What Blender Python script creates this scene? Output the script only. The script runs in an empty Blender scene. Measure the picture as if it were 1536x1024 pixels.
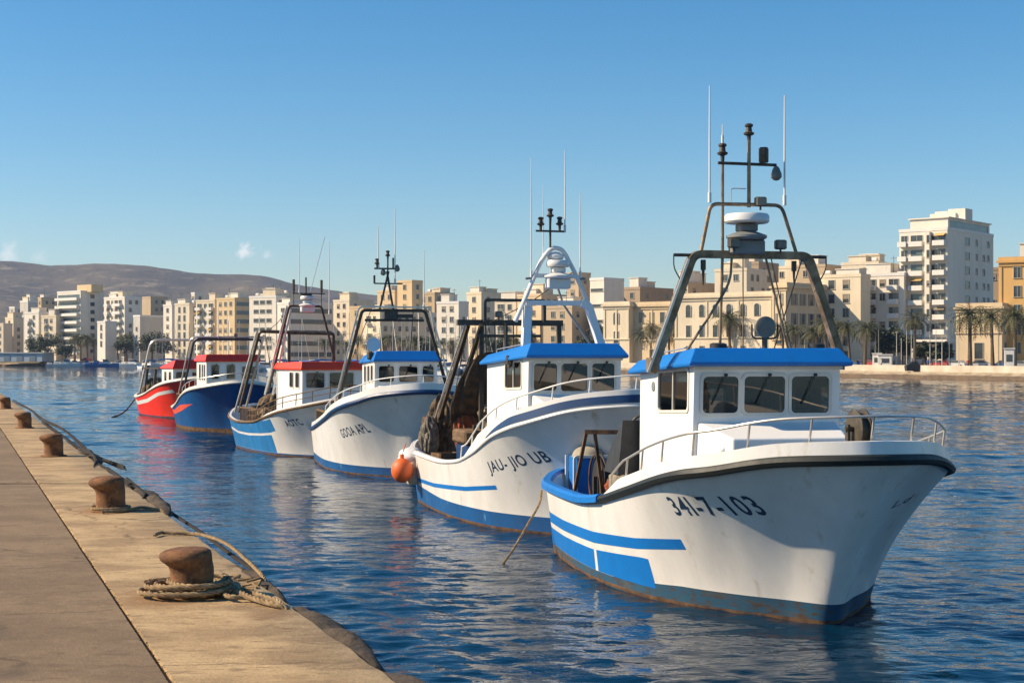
import bpy, math, random
import numpy as np
from mathutils import Vector, Matrix, noise as mnoise
R = math.radians
F_PX, HOR, EYE = 2200.0, 533.0, 4.2      # focal length in photo pixels, horizon row, eye height over the water
QZ = 2.1                                  # quay top
def W(px, py, d):                         # photo pixel at depth d -> world point
    return Vector(((px-768)/F_PX*d, d, EYE-(py-HOR)/F_PX*d))
def G(px, py, z):                         # photo pixel on the level plane z -> world point
    d = (EYE-z)*F_PX/(py-HOR); return Vector(((px-768)/F_PX*d, d, z))
#HULL-BEGIN
def pchip(xs, ys):
    xs = np.array(xs, float); ys = np.array(ys, float); h = np.diff(xs); dl = np.diff(ys)/h
    m = np.zeros(len(xs)); m[0] = dl[0]; m[-1] = dl[-1]
    for i in range(1, len(xs)-1):
        if dl[i-1]*dl[i] > 0:
            w1 = 2*h[i]+h[i-1]; w2 = h[i]+2*h[i-1]; m[i] = (w1+w2)/(w1/dl[i-1]+w2/dl[i])
    def f(x):
        x = min(max(x, xs[0]), xs[-1]); i = int(min(np.searchsorted(xs, x, 'right')-1, len(xs)-2)); i = max(i, 0)
        t = (x-xs[i])/h[i]; t2 = t*t; t3 = t2*t
        return float((2*t3-3*t2+1)*ys[i]+(t3-2*t2+t)*h[i]*m[i]+(-2*t3+3*t2)*ys[i+1]+(t3-t2)*h[i]*m[i+1])
    return f
class Hull:
    """s runs aft from the stem at the waterline, w to port, z up."""
    def __init__(self, F, deck, wl, sheer, flare=1.9, aftp=1.15):
        self.F = F; self.AD = deck[-1][0]; self.AW = wl[-1][0]; self.flare = flare; self.aftp = aftp
        self.fd = pchip([math.sqrt(a+F) for a, b in deck], [b for a, b in deck])
        self.fw = pchip([math.sqrt(a) for a, b in wl], [b for a, b in wl])
        self.sheer = pchip([a for a, b in sheer], [b for a, b in sheer])
    def sd(self, t): return -self.F+(self.AD+self.F)*t
    def pt(self, t, z):
        sD = self.sd(t); sW = self.AW*t; sh = self.sheer(sD)
        wD = self.fd(math.sqrt(max(sD+self.F, 0))); wW = self.fw(math.sqrt(max(sW, 0)))
        v = z/sh
        if v < 0: return sW+0.25*(-z)*(1-2*t), wW*(1+0.35*z), z
        p = self.aftp+(self.flare-self.aftp)*max(0, 1-t*2.0)
        return sW+(sD-sW)*v**1.12, wW+(wD-wW)*v**p, z
    def at(self, s, z):                    # half width at (s, z)
        a, b = 0.0, 1.0
        for _ in range(20):
            m = (a+b)/2
            if self.pt(m, z)[0] < s: a = m
            else: b = m
        return self.pt((a+b)/2, z)[1]
    def edge(self, s):
        return self.fd(math.sqrt(max(s+self.F, 0)))
    def half(self, s0=None, s1=None, n=60):    # deck edge, bow to stern on one side
        s0 = -self.F if s0 is None else s0; s1 = self.AD if s1 is None else s1
        u0 = math.sqrt(s0+self.F); u1 = math.sqrt(s1+self.F)
        return [(u*u-self.F, self.fd(u), self.sheer(u*u-self.F)) for u in [u0+(u1-u0)*i/n for i in range(n+1)]]
BOATS = {
 'one': dict(o=(4.98, 22.9), th=12, F=1.6,
    deck=[(-1.6,0),(-1.45,.52),(-1.0,1.15),(-.5,1.66),(0,2.02),(.5,2.3),(1.5,2.46),(3,2.52),(6,2.55),(8.8,2.45),(10.4,2.0),(11.2,1.45),(11.6,.9)],
    wl=[(0,0),(.5,.5),(1.26,1.14),(2.2,1.72),(3.3,2.12),(5.85,2.42),(9,2.25),(10.3,1.8),(11,1.2),(11.2,.8)],
    sheer=[(-1.6,2.68),(-1,2.63),(0,2.42),(.5,2.34),(3,1.84),(4.5,1.57),(6,1.45),(9,1.43),(11.6,1.58)]),
 'two': dict(o=(2.3, 33.5), th=17, F=1.6,
    deck=[(-1.6,0),(-1.45,.52),(-1.0,1.15),(-.5,1.66),(0,2.02),(.5,2.28),(1.5,2.46),(3,2.52),(6,2.55),(9.5,2.45),(11.4,2.0),(12.2,1.45),(12.6,.9)],
    wl=[(0,0),(.5,.5),(1.26,1.14),(2.2,1.72),(3.3,2.12),(5.85,2.4),(9.6,2.25),(11.2,1.8),(11.9,1.2),(12.1,.8)],
    sheer=[(-1.6,3.1),(-1,3.0),(0,2.7),(1.5,2.3),(3,1.82),(4.5,1.52),(6.5,1.4),(9,1.42),(12.6,1.7)]),
 'three': dict(o=(-3.3, 50.0), th=14, F=1.7,
    deck=[(-1.7,0),(-1.5,.6),(-1.0,1.2),(-.5,1.7),(0,2.05),(.5,2.3),(1.5,2.5),(3,2.6),(6,2.62),(9.5,2.5),(11.4,2.15),(12.4,1.6),(12.8,1.0)],
    wl=[(0,0),(.5,.5),(1.26,1.14),(2.2,1.72),(3.3,2.12),(5.85,2.45),(9.6,2.35),(11.4,1.9),(12.1,1.3),(12.3,.8)],
    sheer=[(-1.7,3.0),(-.8,2.86),(0,2.62),(2,2.25),(4,1.9),(8,1.4),(12.8,1.1)]),
 'four': dict(o=(-6.94, 59.6), th=24, F=1.4,
    deck=[(-1.4,0),(-1.25,.5),(-.8,1.1),(0,1.8),(.5,2.1),(1.5,2.35),(3,2.42),(6,2.45),(9.5,2.35),(11.4,1.8),(12.2,1.1),(12.5,.5)],
    wl=[(0,0),(.5,.45),(1.26,1.05),(2.2,1.6),(3.3,1.95),(5.85,2.2),(9.2,2.1),(10.7,1.6),(11.5,1.0),(11.7,.5)],
    sheer=[(-1.4,2.45),(0,2.1),(1.5,1.85),(3,1.62),(5,1.35),(8,1.25),(10,1.4),(12.5,1.85)]),
 'five': dict(o=(-15.0, 80.0), th=20, F=1.4,
    deck=[(-1.4,0),(-1.25,.5),(-.8,1.1),(0,1.8),(.5,2.1),(1.5,2.35),(3,2.5),(6,2.55),(8.5,2.45),(10.0,2.0),(10.8,1.3),(11.1,.6)],
    wl=[(0,0),(.5,.5),(1.26,1.1),(2.2,1.65),(3.3,2.05),(5.85,2.3),(8.4,2.2),(9.9,1.7),(10.5,1.0),(10.7,.5)],
    sheer=[(-1.4,2.75),(0,2.5),(2,2.25),(4,1.9),(6,1.4),(8,1.15),(11.1,1.3)]),
 'six': dict(o=(-20.6, 97.0), th=27, F=1.4,
    deck=[(-1.4,0),(-1.25,.5),(-.8,1.1),(0,1.8),(.5,2.1),(1.5,2.3),(3,2.4),(6,2.45),(8.5,2.35),(10.4,1.9),(11.2,1.3),(11.6,.6)],
    wl=[(0,0),(.5,.5),(1.26,1.1),(2.2,1.6),(3.3,1.95),(5.85,2.15),(8.4,2.05),(10.2,1.6),(10.8,1.0),(11,.5)],
    sheer=[(-1.4,2.75),(0,2.5),(2,2.2),(4,1.85),(6,1.5),(8.5,1.3),(11.6,1.5)]),
}
def mkhull(k, **kw):
    b = BOATS[k]; return Hull(b['F'], b['deck'], b['wl'], b['sheer'], **kw)
#HULL-END
# ------------------------------------------------------------------ mesh helpers
COL = bpy.context.scene.collection
class MB:
    def __init__(self): self.v = []; self.f = []; self.m = []
    def add(self, vs, fs, m=0):
        o = len(self.v); self.v += [tuple(p) for p in vs]
        for k, f in enumerate(fs):
            self.f.append(tuple(i+o for i in f)); self.m.append(m[k] if isinstance(m, list) else m)
        return self
    def box(self, c, s, m=0, rz=0, bev=0):
        cx, cy, cz = c; a, b, h = s[0]/2, s[1]/2, s[2]/2; co, si = math.cos(rz), math.sin(rz)
        if bev:
            k = min(bev, a*.9, b*.9, h*.9); vs = []
            for z, e in ((-h, k), (-h+k, 0), (h-k, 0), (h, k)):
                for x, y in ((-a+e+0, -b+e+k), (-a+e+k, -b+e), (a-e-k, -b+e), (a-e, -b+e+k), (a-e, b-e-k), (a-e-k, b-e), (-a+e+k, b-e), (-a+e, b-e-k)):
                    x = max(-a+e, min(a-e, x)); y = max(-b+e, min(b-e, y))
                    vs.append((cx+x*co-y*si, cy+x*si+y*co, cz+z))
            fs = [tuple(reversed(range(8))), tuple(range(24, 32))]
            for l in range(3):
                for i in range(8): fs.append((l*8+i, l*8+(i+1) % 8, l*8+8+(i+1) % 8, l*8+8+i))
            return self.add(vs, fs, m)
        vs = [(cx+x*co-y*si, cy+x*si+y*co, cz+z) for z in (-h, h) for x, y in ((-a, -b), (a, -b), (a, b), (-a, b))]
        return self.add(vs, [(3, 2, 1, 0), (4, 5, 6, 7), (0, 1, 5, 4), (1, 2, 6, 5), (2, 3, 7, 6), (3, 0, 4, 7)], m)
    def tube(self, pts, r, n=8, m=0, caps=True, flat=1.0, rot=0.0):
        P = [Vector(p) for p in pts]; P = [p for i, p in enumerate(P) if i == 0 or (p-P[i-1]).length > 1e-6]
        rs = r if isinstance(r, (list, tuple)) else [r]*len(P)
        T = []
        for i in range(len(P)):
            t = Vector((0, 0, 0))
            if i > 0: t += (P[i]-P[i-1]).normalized()
            if i < len(P)-1: t += (P[i+1]-P[i]).normalized()
            T.append(t.normalized() if t.length > 1e-6 else Vector((0, 0, 1)))
        up = Vector((0, 0, 1)) if abs(T[0].z) < .9 else Vector((0, 1, 0))
        N = (up-T[0]*up.dot(T[0])).normalized(); vs = []
        for i, p in enumerate(P):
            N = (N-T[i]*N.dot(T[i])).normalized(); B = T[i].cross(N)
            sc = 1.0
            if 0 < i < len(P)-1:
                c = (P[i]-P[i-1]).normalized().dot((P[i+1]-P[i]).normalized()); sc = min(1.4, 1/max(.5, math.sqrt(max(.01, (1+c)/2))))
            for k in range(n):
                a = 2*math.pi*k/n+rot; vs.append(p+(N*math.cos(a)*rs[i]*sc+B*math.sin(a)*rs[i]*flat))
        fs = []
        for i in range(len(P)-1):
            for k in range(n): fs.append((i*n+k, i*n+(k+1) % n, (i+1)*n+(k+1) % n, (i+1)*n+k))
        if caps: fs += [tuple(reversed(range(n))), tuple(range((len(P)-1)*n, len(P)*n))]
        return self.add(vs, fs, m)
    def beam(self, pts, r, m=0, flat=1.0): return self.tube(pts, r*1.414, 4, m, True, flat, math.pi/4)
    def lathe(self, prof, c=(0, 0, 0), n=20, m=0, axis='z', shift=None, caps=True):
        vs = []
        for j, (r, z) in enumerate(prof):
            sx, sy = shift[j] if shift else (0, 0)
            for k in range(n):
                a = 2*math.pi*k/n; x, y = r*math.cos(a)+sx, r*math.sin(a)+sy
                q = (x, y, z) if axis == 'z' else ((z, x, y) if axis == 'x' else (x, z, y))
                vs.append((c[0]+q[0], c[1]+q[1], c[2]+q[2]))
        fs = []
        for j in range(len(prof)-1):
            for k in range(n):
                q = (j*n+k, j*n+(k+1) % n, (j+1)*n+(k+1) % n, (j+1)*n+k); fs.append(q if axis != 'y' else q[::-1])
        if caps: fs += [tuple(reversed(range(n))), tuple(range((len(prof)-1)*n, len(prof)*n))]
        return self.add(vs, fs, m)
    def ell(self, c, r, nu=14, nv=9, m=0, nz=0, seed=0, fq=1.5):
        vs = []; fs = []
        for j in range(nv+1):
            ph = math.pi*j/nv
            for k in range(nu):
                a = 2*math.pi*k/nu; d = Vector((math.sin(ph)*math.cos(a), math.sin(ph)*math.sin(a), math.cos(ph)))
                q = 1+(nz*mnoise.fractal(d*fq+Vector((seed*7.3, seed*1.7, seed)), .8, 2.1, 3) if nz else 0)
                vs.append((c[0]+d.x*r[0]*q, c[1]+d.y*r[1]*q, c[2]+d.z*r[2]*q))
        for j in range(nv):
            for k in range(nu): fs.append((j*nu+k, (j+1)*nu+k, (j+1)*nu+(k+1) % nu, j*nu+(k+1) % nu))
        return self.add(vs, fs, m)
    def prism(self, poly, z0, z1, m=0):
        n = len(poly); vs = [(x, y, z0) for x, y in poly]+[(x, y, z1) for x, y in poly]
        fs = [tuple(reversed(range(n))), tuple(range(n, 2*n))]+[(i, (i+1) % n, n+(i+1) % n, n+i) for i in range(n)]
        return self.add(vs, fs, m)
    def loft(self, loops, m=0, caps=True, closed=True):
        n = len(loops[0]); o = len(self.v); fs = []; vs = [p for l in loops for p in l]
        for j in range(len(loops)-1):
            for k in range(n if closed else n-1):
                k2 = (k+1) % n; fs.append((j*n+k, j*n+k2, (j+1)*n+k2, (j+1)*n+k))
        if caps: fs += [tuple(reversed(range(n))), tuple(range((len(loops)-1)*n, len(loops)*n))]
        return self.add(vs, fs, m)
    def build(self, name, mats, parent=None, smooth=30, fix=True):
        me = bpy.data.meshes.new(name); me.from_pydata(self.v, [], self.f)
        mats = mats if isinstance(mats, (list, tuple)) else [mats]
        for x in mats: me.materials.append(x)
        if len(mats) > 1: me.polygons.foreach_set('material_index', self.m)
        if fix:
            import bmesh
            bm = bmesh.new(); bm.from_mesh(me); bmesh.ops.recalc_face_normals(bm, faces=bm.faces); bm.to_mesh(me); bm.free()
        if smooth:
            me.polygons.foreach_set('use_smooth', [True]*len(me.polygons)); me.set_sharp_from_angle(angle=R(smooth))
        me.update()
        o = bpy.data.objects.new(name, me); COL.objects.link(o)
        if parent: o.parent = parent
        return o
def tag(o, label=None, cat=None, group=None, kind=None):
    if label: o['label'] = label
    if cat: o['category'] = cat
    if group: o['group'] = group
    if kind: o['kind'] = kind
    return o
def empty(name, loc, rz=0, label=None, cat=None, group=None):
    e = bpy.data.objects.new(name, None); COL.objects.link(e); e.location = loc; e.rotation_euler = (0, 0, rz); e.empty_display_size = .2
    return tag(e, label, cat, group)
def copy_tree(o, parent=None):
    c = o.copy(); COL.objects.link(c); c.parent = parent
    for ch in list(o.children): copy_tree(ch, c)
    return c
def spline(pts, n=8):
    P = [Vector(p) for p in pts]; P = [P[0]*2-P[1]]+P+[P[-1]*2-P[-2]]; out = []
    for i in range(1, len(P)-2):
        for k in range(n):
            t = k/n; a, b, c, d = P[i-1], P[i], P[i+1], P[i+2]
            out.append(.5*((2*b)+(c-a)*t+(2*a-5*b+4*c-d)*t*t+(3*b-a-3*c+d)*t**3))
    out.append(P[-2]); return out
def bend(pts, r, n=5):                    # polyline with rounded corners
    P = [Vector(p) for p in pts]; out = [P[0]]
    for i in range(1, len(P)-1):
        a = (P[i-1]-P[i]); b = (P[i+1]-P[i]); k = min(r, a.length*.45, b.length*.45); A = P[i]+a.normalized()*k; B = P[i]+b.normalized()*k
        for j in range(n+1):
            t = j/n; out.append(A*(1-t)**2+P[i]*2*t*(1-t)+B*t*t)
    out.append(P[-1]); return out
def rope_mb(mb, pts, r, tw=9.0, sub=10, m=0, step=None):
    S = spline(pts, sub); L = [0]
    for i in range(1, len(S)): L.append(L[-1]+(S[i]-S[i-1]).length)
    step = step or r*1.0; n = max(4, int(L[-1]/step)); Q = []; j = 0
    for i in range(n+1):
        d = L[-1]*i/n
        while j < len(L)-2 and L[j+1] < d: j += 1
        t = (d-L[j])/max(1e-9, L[j+1]-L[j]); Q.append(S[j].lerp(S[j+1], min(1, t)))
    T = [(Q[min(i+1, n)]-Q[max(i-1, 0)]).normalized() for i in range(n+1)]
    up = Vector((0, 0, 1)) if abs(T[0].z) < .9 else Vector((1, 0, 0)); N = up
    fr = []
    for i in range(n+1):
        N = (N-T[i]*N.dot(T[i])).normalized(); fr.append((N.copy(), T[i].cross(N)))
    for k in range(3):
        pp = []
        for i in range(n+1):
            a = 2*math.pi*k/3+(L[-1]*i/n)/(r*tw)*2*math.pi; pp.append(Q[i]+(fr[i][0]*math.cos(a)+fr[i][1]*math.sin(a))*r*.5)
        mb.tube(pp, r*.56, 6, m)
    return mb
# ------------------------------------------------------------------ materials
MATS = {}
def mat(name, col, rough=.5, metal=0, var=0.0, vscale=3.0, col2=None, bump=0.0, bscale=20.0, stretch=(1, 1, 1), spec=None, thr=None, coat=0, detail=5.0, c3=None, s3=12.0, t3=(.62, .7), bdist=.02):
    if name in MATS: return MATS[name]
    m = bpy.data.materials.new(name); m.use_nodes = True; nt = m.node_tree; b = nt.nodes['Principled BSDF']
    b.inputs['Roughness'].default_value = rough; b.inputs['Metallic'].default_value = metal
    if spec is not None: b.inputs['Specular IOR Level'].default_value = spec
    if coat: b.inputs['Coat Weight'].default_value = coat; b.inputs['Coat Roughness'].default_value = .1
    col = tuple(col); b.inputs['Base Color'].default_value = col+(1,)
    if var or col2 or bump or c3:
        tc = nt.nodes.new('ShaderNodeTexCoord'); mp = nt.nodes.new('ShaderNodeMapping'); mp.inputs['Scale'].default_value = stretch
        nt.links.new(tc.outputs['Object'], mp.inputs['Vector'])
    def nz(scale, det=detail, rg=.6):
        n = nt.nodes.new('ShaderNodeTexNoise'); n.inputs['Scale'].default_value = scale; n.inputs['Detail'].default_value = det; n.inputs['Roughness'].default_value = rg
        nt.links.new(mp.outputs[0], n.inputs['Vector']); return n
    out = None
    if var or col2:
        c2 = tuple(col2) if col2 else tuple(x*(1-var) for x in col)
        n = nz(vscale); rp = nt.nodes.new('ShaderNodeValToRGB'); a, bb = thr or (.35, .65)
        rp.color_ramp.elements[0].position = a; rp.color_ramp.elements[1].position = bb
        rp.color_ramp.elements[0].color = col+(1,); rp.color_ramp.elements[1].color = c2+(1,)
        nt.links.new(n.outputs['Fac'], rp.inputs[0]); out = rp.outputs[0]
        rr = nt.nodes.new('ShaderNodeMapRange'); rr.inputs[3].default_value = max(0, rough-.08); rr.inputs[4].default_value = min(1, rough+.15)
        nt.links.new(n.outputs['Fac'], rr.inputs[0]); nt.links.new(rr.outputs[0], b.inputs['Roughness'])
    if c3:
        n = nz(s3); rp = nt.nodes.new('ShaderNodeMapRange'); rp.inputs[1].default_value = t3[0]; rp.inputs[2].default_value = t3[1]
        nt.links.new(n.outputs['Fac'], rp.inputs[0]); mx = nt.nodes.new('ShaderNodeMix'); mx.data_type = 'RGBA'
        nt.links.new(rp.outputs[0], mx.inputs[0]); mx.inputs[6].default_value = col+(1,)
        if out: nt.links.new(out, mx.inputs[6])
        mx.inputs[7].default_value = tuple(c3)+(1,); out = mx.outputs[2]
    if out: nt.links.new(out, b.inputs['Base Color'])
    if bump:
        n = nz(bscale, 6); bp = nt.nodes.new('ShaderNodeBump'); bp.inputs['Strength'].default_value = bump; bp.inputs['Distance'].default_value = bdist
        nt.links.new(n.outputs['Fac'], bp.inputs['Height']); nt.links.new(bp.outputs[0], b.inputs['Normal'])
    MATS[name] = m; return m
white = mat('white_paint', (.8, .785, .75), .27, var=.16, vscale=1.2, stretch=(1, 1, .3), c3=(.5, .4, .28), s3=3.2, t3=(.6, .8), bump=.12, bscale=3, bdist=.03)
white2 = mat('white_cabin_paint', (.82, .81, .78), .4, var=.06, vscale=2)
cream = mat('cream_trim', (.72, .68, .6), .45, var=.1)
blue = mat('bright_blue_paint', (.006, .17, .56), .38, var=.12, vscale=2, c3=(.02, .2, .5), s3=9)
hblue = mat('hull_blue_paint', (.012, .1, .3), .4, var=.25, vscale=1.5, stretch=(1, 1, .4), c3=(.1, .22, .38), s3=5)
boot = mat('boot_top_paint', (.02, .1, .2), .5, var=.35, vscale=2.5, stretch=(1, 1, .5), c3=(.1, .07, .04), s3=6, t3=(.55, .75))
nblue = mat('navy_paint', (.012, .05, .15), .4, var=.2)
red = mat('red_paint', (.82, .03, .01), .42, var=.12)
orangered = mat('orange_red_paint', (.75, .09, .04), .5, var=.2)
rust = mat('rust_paint', (.16, .085, .04), .9, col2=(.05, .03, .02), vscale=5, bump=.4, bscale=25)
black = mat('black_rubber', (.012, .017, .016), .55, var=.3, vscale=4, bump=.15)
dark = mat('dark_steel', (.035, .027, .02), .45, 0, col2=(.085, .068, .045), vscale=5, bump=.15)
galv = mat('weathered_steel', (.36, .26, .165), .42, .35, col2=(.15, .1, .055), vscale=4, bump=.15)
steel = mat('stainless_steel', (.7, .66, .6), .3, .6, var=.2, vscale=4)
wood = mat('old_wood', (.2, .12, .06), .8, col2=(.09, .055, .03), vscale=3, stretch=(1, 1, 4), bump=.4, bscale=14)
net = mat('net_heap', (.09, .065, .045), .95, col2=(.22, .15, .08), vscale=6, bump=1.0, bscale=22, thr=(.4, .6), bdist=.06)
netr = mat('orange_net', (.45, .09, .03), .9, col2=(.16, .09, .05), vscale=7, bump=1.0, bscale=22, bdist=.06)
tarp = mat('dark_tarp', (.03, .032, .034), .6, var=.4, vscale=3, bump=.5, bscale=4, bdist=.05)
lensw = mat('white_plastic', (.74, .74, .72), .3, var=.06)
greyp = mat('grey_plastic', (.22, .23, .23), .45, var=.2)
glassg = mat('lamp_glass', (.2, .19, .16), .35, var=.3)
orange = mat('orange_plastic', (.85, .15, .03), .5, var=.2, vscale=5)
deckm = mat('deck_paint', (.2, .2, .18), .75, col2=(.1, .085, .06), vscale=3)
inter = mat('cabin_lining', (.4, .34, .25), .7, var=.2)
ink = mat('registration_ink', (.012, .045, .1), .5, var=.15, vscale=9)
ropem = mat('tan_rope', (.36, .25, .13), .9, col2=(.17, .11, .055), vscale=14, bump=.6, bscale=90, bdist=.006)
roped = mat('dark_rope', (.035, .028, .02), .9, col2=(.016, .013, .01), vscale=14, bump=.6, bscale=70, bdist=.006)
brust = mat('bollard_rust', (.25, .11, .038), .82, col2=(.09, .038, .016), vscale=7, bump=.55, bscale=38, c3=(.3, .15, .05), s3=16, t3=(.55, .75), bdist=.012)
def glass_mat():
    m = bpy.data.materials.new('cabin_glass'); m.use_nodes = True; nt = m.node_tree; nt.nodes.clear(); N = nt.nodes.new
    o = N('ShaderNodeOutputMaterial'); mx = N('ShaderNodeMixShader'); tr = N('ShaderNodeBsdfTransparent'); gl = N('ShaderNodeBsdfGlossy'); fr = N('ShaderNodeFresnel')
    tr.inputs[0].default_value = (.06, .06, .055, 1); gl.inputs['Roughness'].default_value = .03; fr.inputs[0].default_value = 1.6
    mr = N('ShaderNodeMapRange'); mr.inputs[3].default_value = .06; mr.inputs[4].default_value = 1.0
    nt.links.new(fr.outputs[0], mr.inputs[0]); nt.links.new(mr.outputs[0], mx.inputs[0]); nt.links.new(tr.outputs[0], mx.inputs[1]); nt.links.new(gl.outputs[0], mx.inputs[2]); nt.links.new(mx.outputs[0], o.inputs[0])
    return m
glass = glass_mat()
# ------------------------------------------------------------------ fishing boats
def L(s, w, z): return (-s, w, z)
def plan(h, s0, s1, n=60, off=0.0):
    """deck edge from starboard s1 round the stem to port s1 with inward 2D normals; returns (s, w, sheer, ns, nw)"""
    half = h.half(s0, s1, n); pts = [(s, -w, z) for s, w, z in reversed(half)]+[(s, w, z) for s, w, z in half[1:]]
    out = []
    for i, p in enumerate(pts):
        a = pts[max(0, i-1)]; b = pts[min(len(pts)-1, i+1)]; ds, dw = b[0]-a[0], b[1]-a[1]; l = math.hypot(ds, dw) or 1
        ns, nw = -dw/l, ds/l
        if ns*(5-p[0])+nw*(0-p[1]) < 0: ns, nw = -ns, -nw
        out.append((p[0], p[1], p[2], ns, nw))
    return out
def sweep(mb, h, s1, prof, m=0, n=60, s0=None, caps=True, side=None):
    """prof(s) -> list of (inward, dz)"""
    P = plan(h, -h.F if s0 is None else s0, s1, n)
    if side: P = [p for p in P if p[1]*side >= -1e-6]
    loops = [[L(s+ns*a, w+nw*a, z+dz) for a, dz in prof(s)] for s, w, z, ns, nw in P]
    mb.loft(loops, m, caps)
def hull_patch(h, pts, name, m, parent, side=-1, off=.004, lab=None):
    """pts: list of (s, zlo, zhi); a thin painted band lying on the hull side"""
    mb = MB(); loops = []; n = max(2, int(abs(pts[-1][0]-pts[0][0])/.07)); S = [p[0] for p in pts]
    for i in range(n+1):
        s = S[0]+(S[-1]-S[0])*i/n; lo = float(np.interp(s, S, [p[1] for p in pts])); hi = float(np.interp(s, S, [p[2] for p in pts]))
        loops.append([hp(h, s, lo+(hi-lo)*k/10, side, off) for k in range(11)])
    mb.loft(loops, 0, False, closed=False); return mb.build(name, m, parent)
def hp(h, s, z, side=-1, off=.006):
    w = h.at(s, z); e = .05; ds = (h.at(s+e, z)-h.at(s-e, z))/(2*e); dz = (h.at(s, z+e)-h.at(s, z-e))/(2*e)
    nv = Vector((-ds, 1, -dz)).normalized(); s2, w2, z2 = s+nv.x*off, w+nv.y*off, z+nv.z*off
    return L(s2, side*w2, z2)
def hull_text(h, txt, s0, z0, s1, z1, size, parent, m=None, side=-1, name='registration', shear=.0, sx=1.0):
    """lettering from (s0,z0) to (s1,z1) laid on the hull"""
    cu = bpy.data.curves.new('t', 'FONT'); cu.body = txt; cu.size = size; cu.resolution_u = 3; cu.space_character = 1.12; cu.shear = shear; cu.offset = size*.016
    ob = bpy.data.objects.new('t', cu); COL.objects.link(ob); dg = bpy.context.evaluated_depsgraph_get(); me = bpy.data.meshes.new_from_object(ob.evaluated_get(dg)); bpy.data.objects.remove(ob)
    import bmesh
    bm = bmesh.new(); bm.from_mesh(me); bmesh.ops.triangulate(bm, faces=bm.faces)
    for _ in range(2): bmesh.ops.subdivide_edges(bm, edges=[e for e in bm.edges if e.calc_length() > size*.14], cuts=1)
    xs = [v.co.x for v in bm.verts]; x0, x1 = min(xs), max(xs)
    zc = size*.33; A = [(s0+(s1-s0)*i/60, z0+(z1-z0)*i/60) for i in range(61)]; Pp = [Vector(hp(h, s_, z_+zc, side, 0)) for s_, z_ in A]; Ln = [0]
    for i in range(60): Ln.append(Ln[-1]+(Pp[i+1]-Pp[i]).length)
    for v in bm.verts:
        u = float(np.interp((v.co.x-x0)/(x1-x0)*Ln[-1], Ln, np.linspace(0, 1, 61))); v.co = Vector(hp(h, s0+(s1-s0)*u, z0+(z1-z0)*u+v.co.y, side, .0025))
    bm.to_mesh(me); bm.free(); me.materials.clear(); me.materials.append(m or ink)
    o = bpy.data.objects.new(name, me); COL.objects.link(o); o.parent = parent; return o
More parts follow.
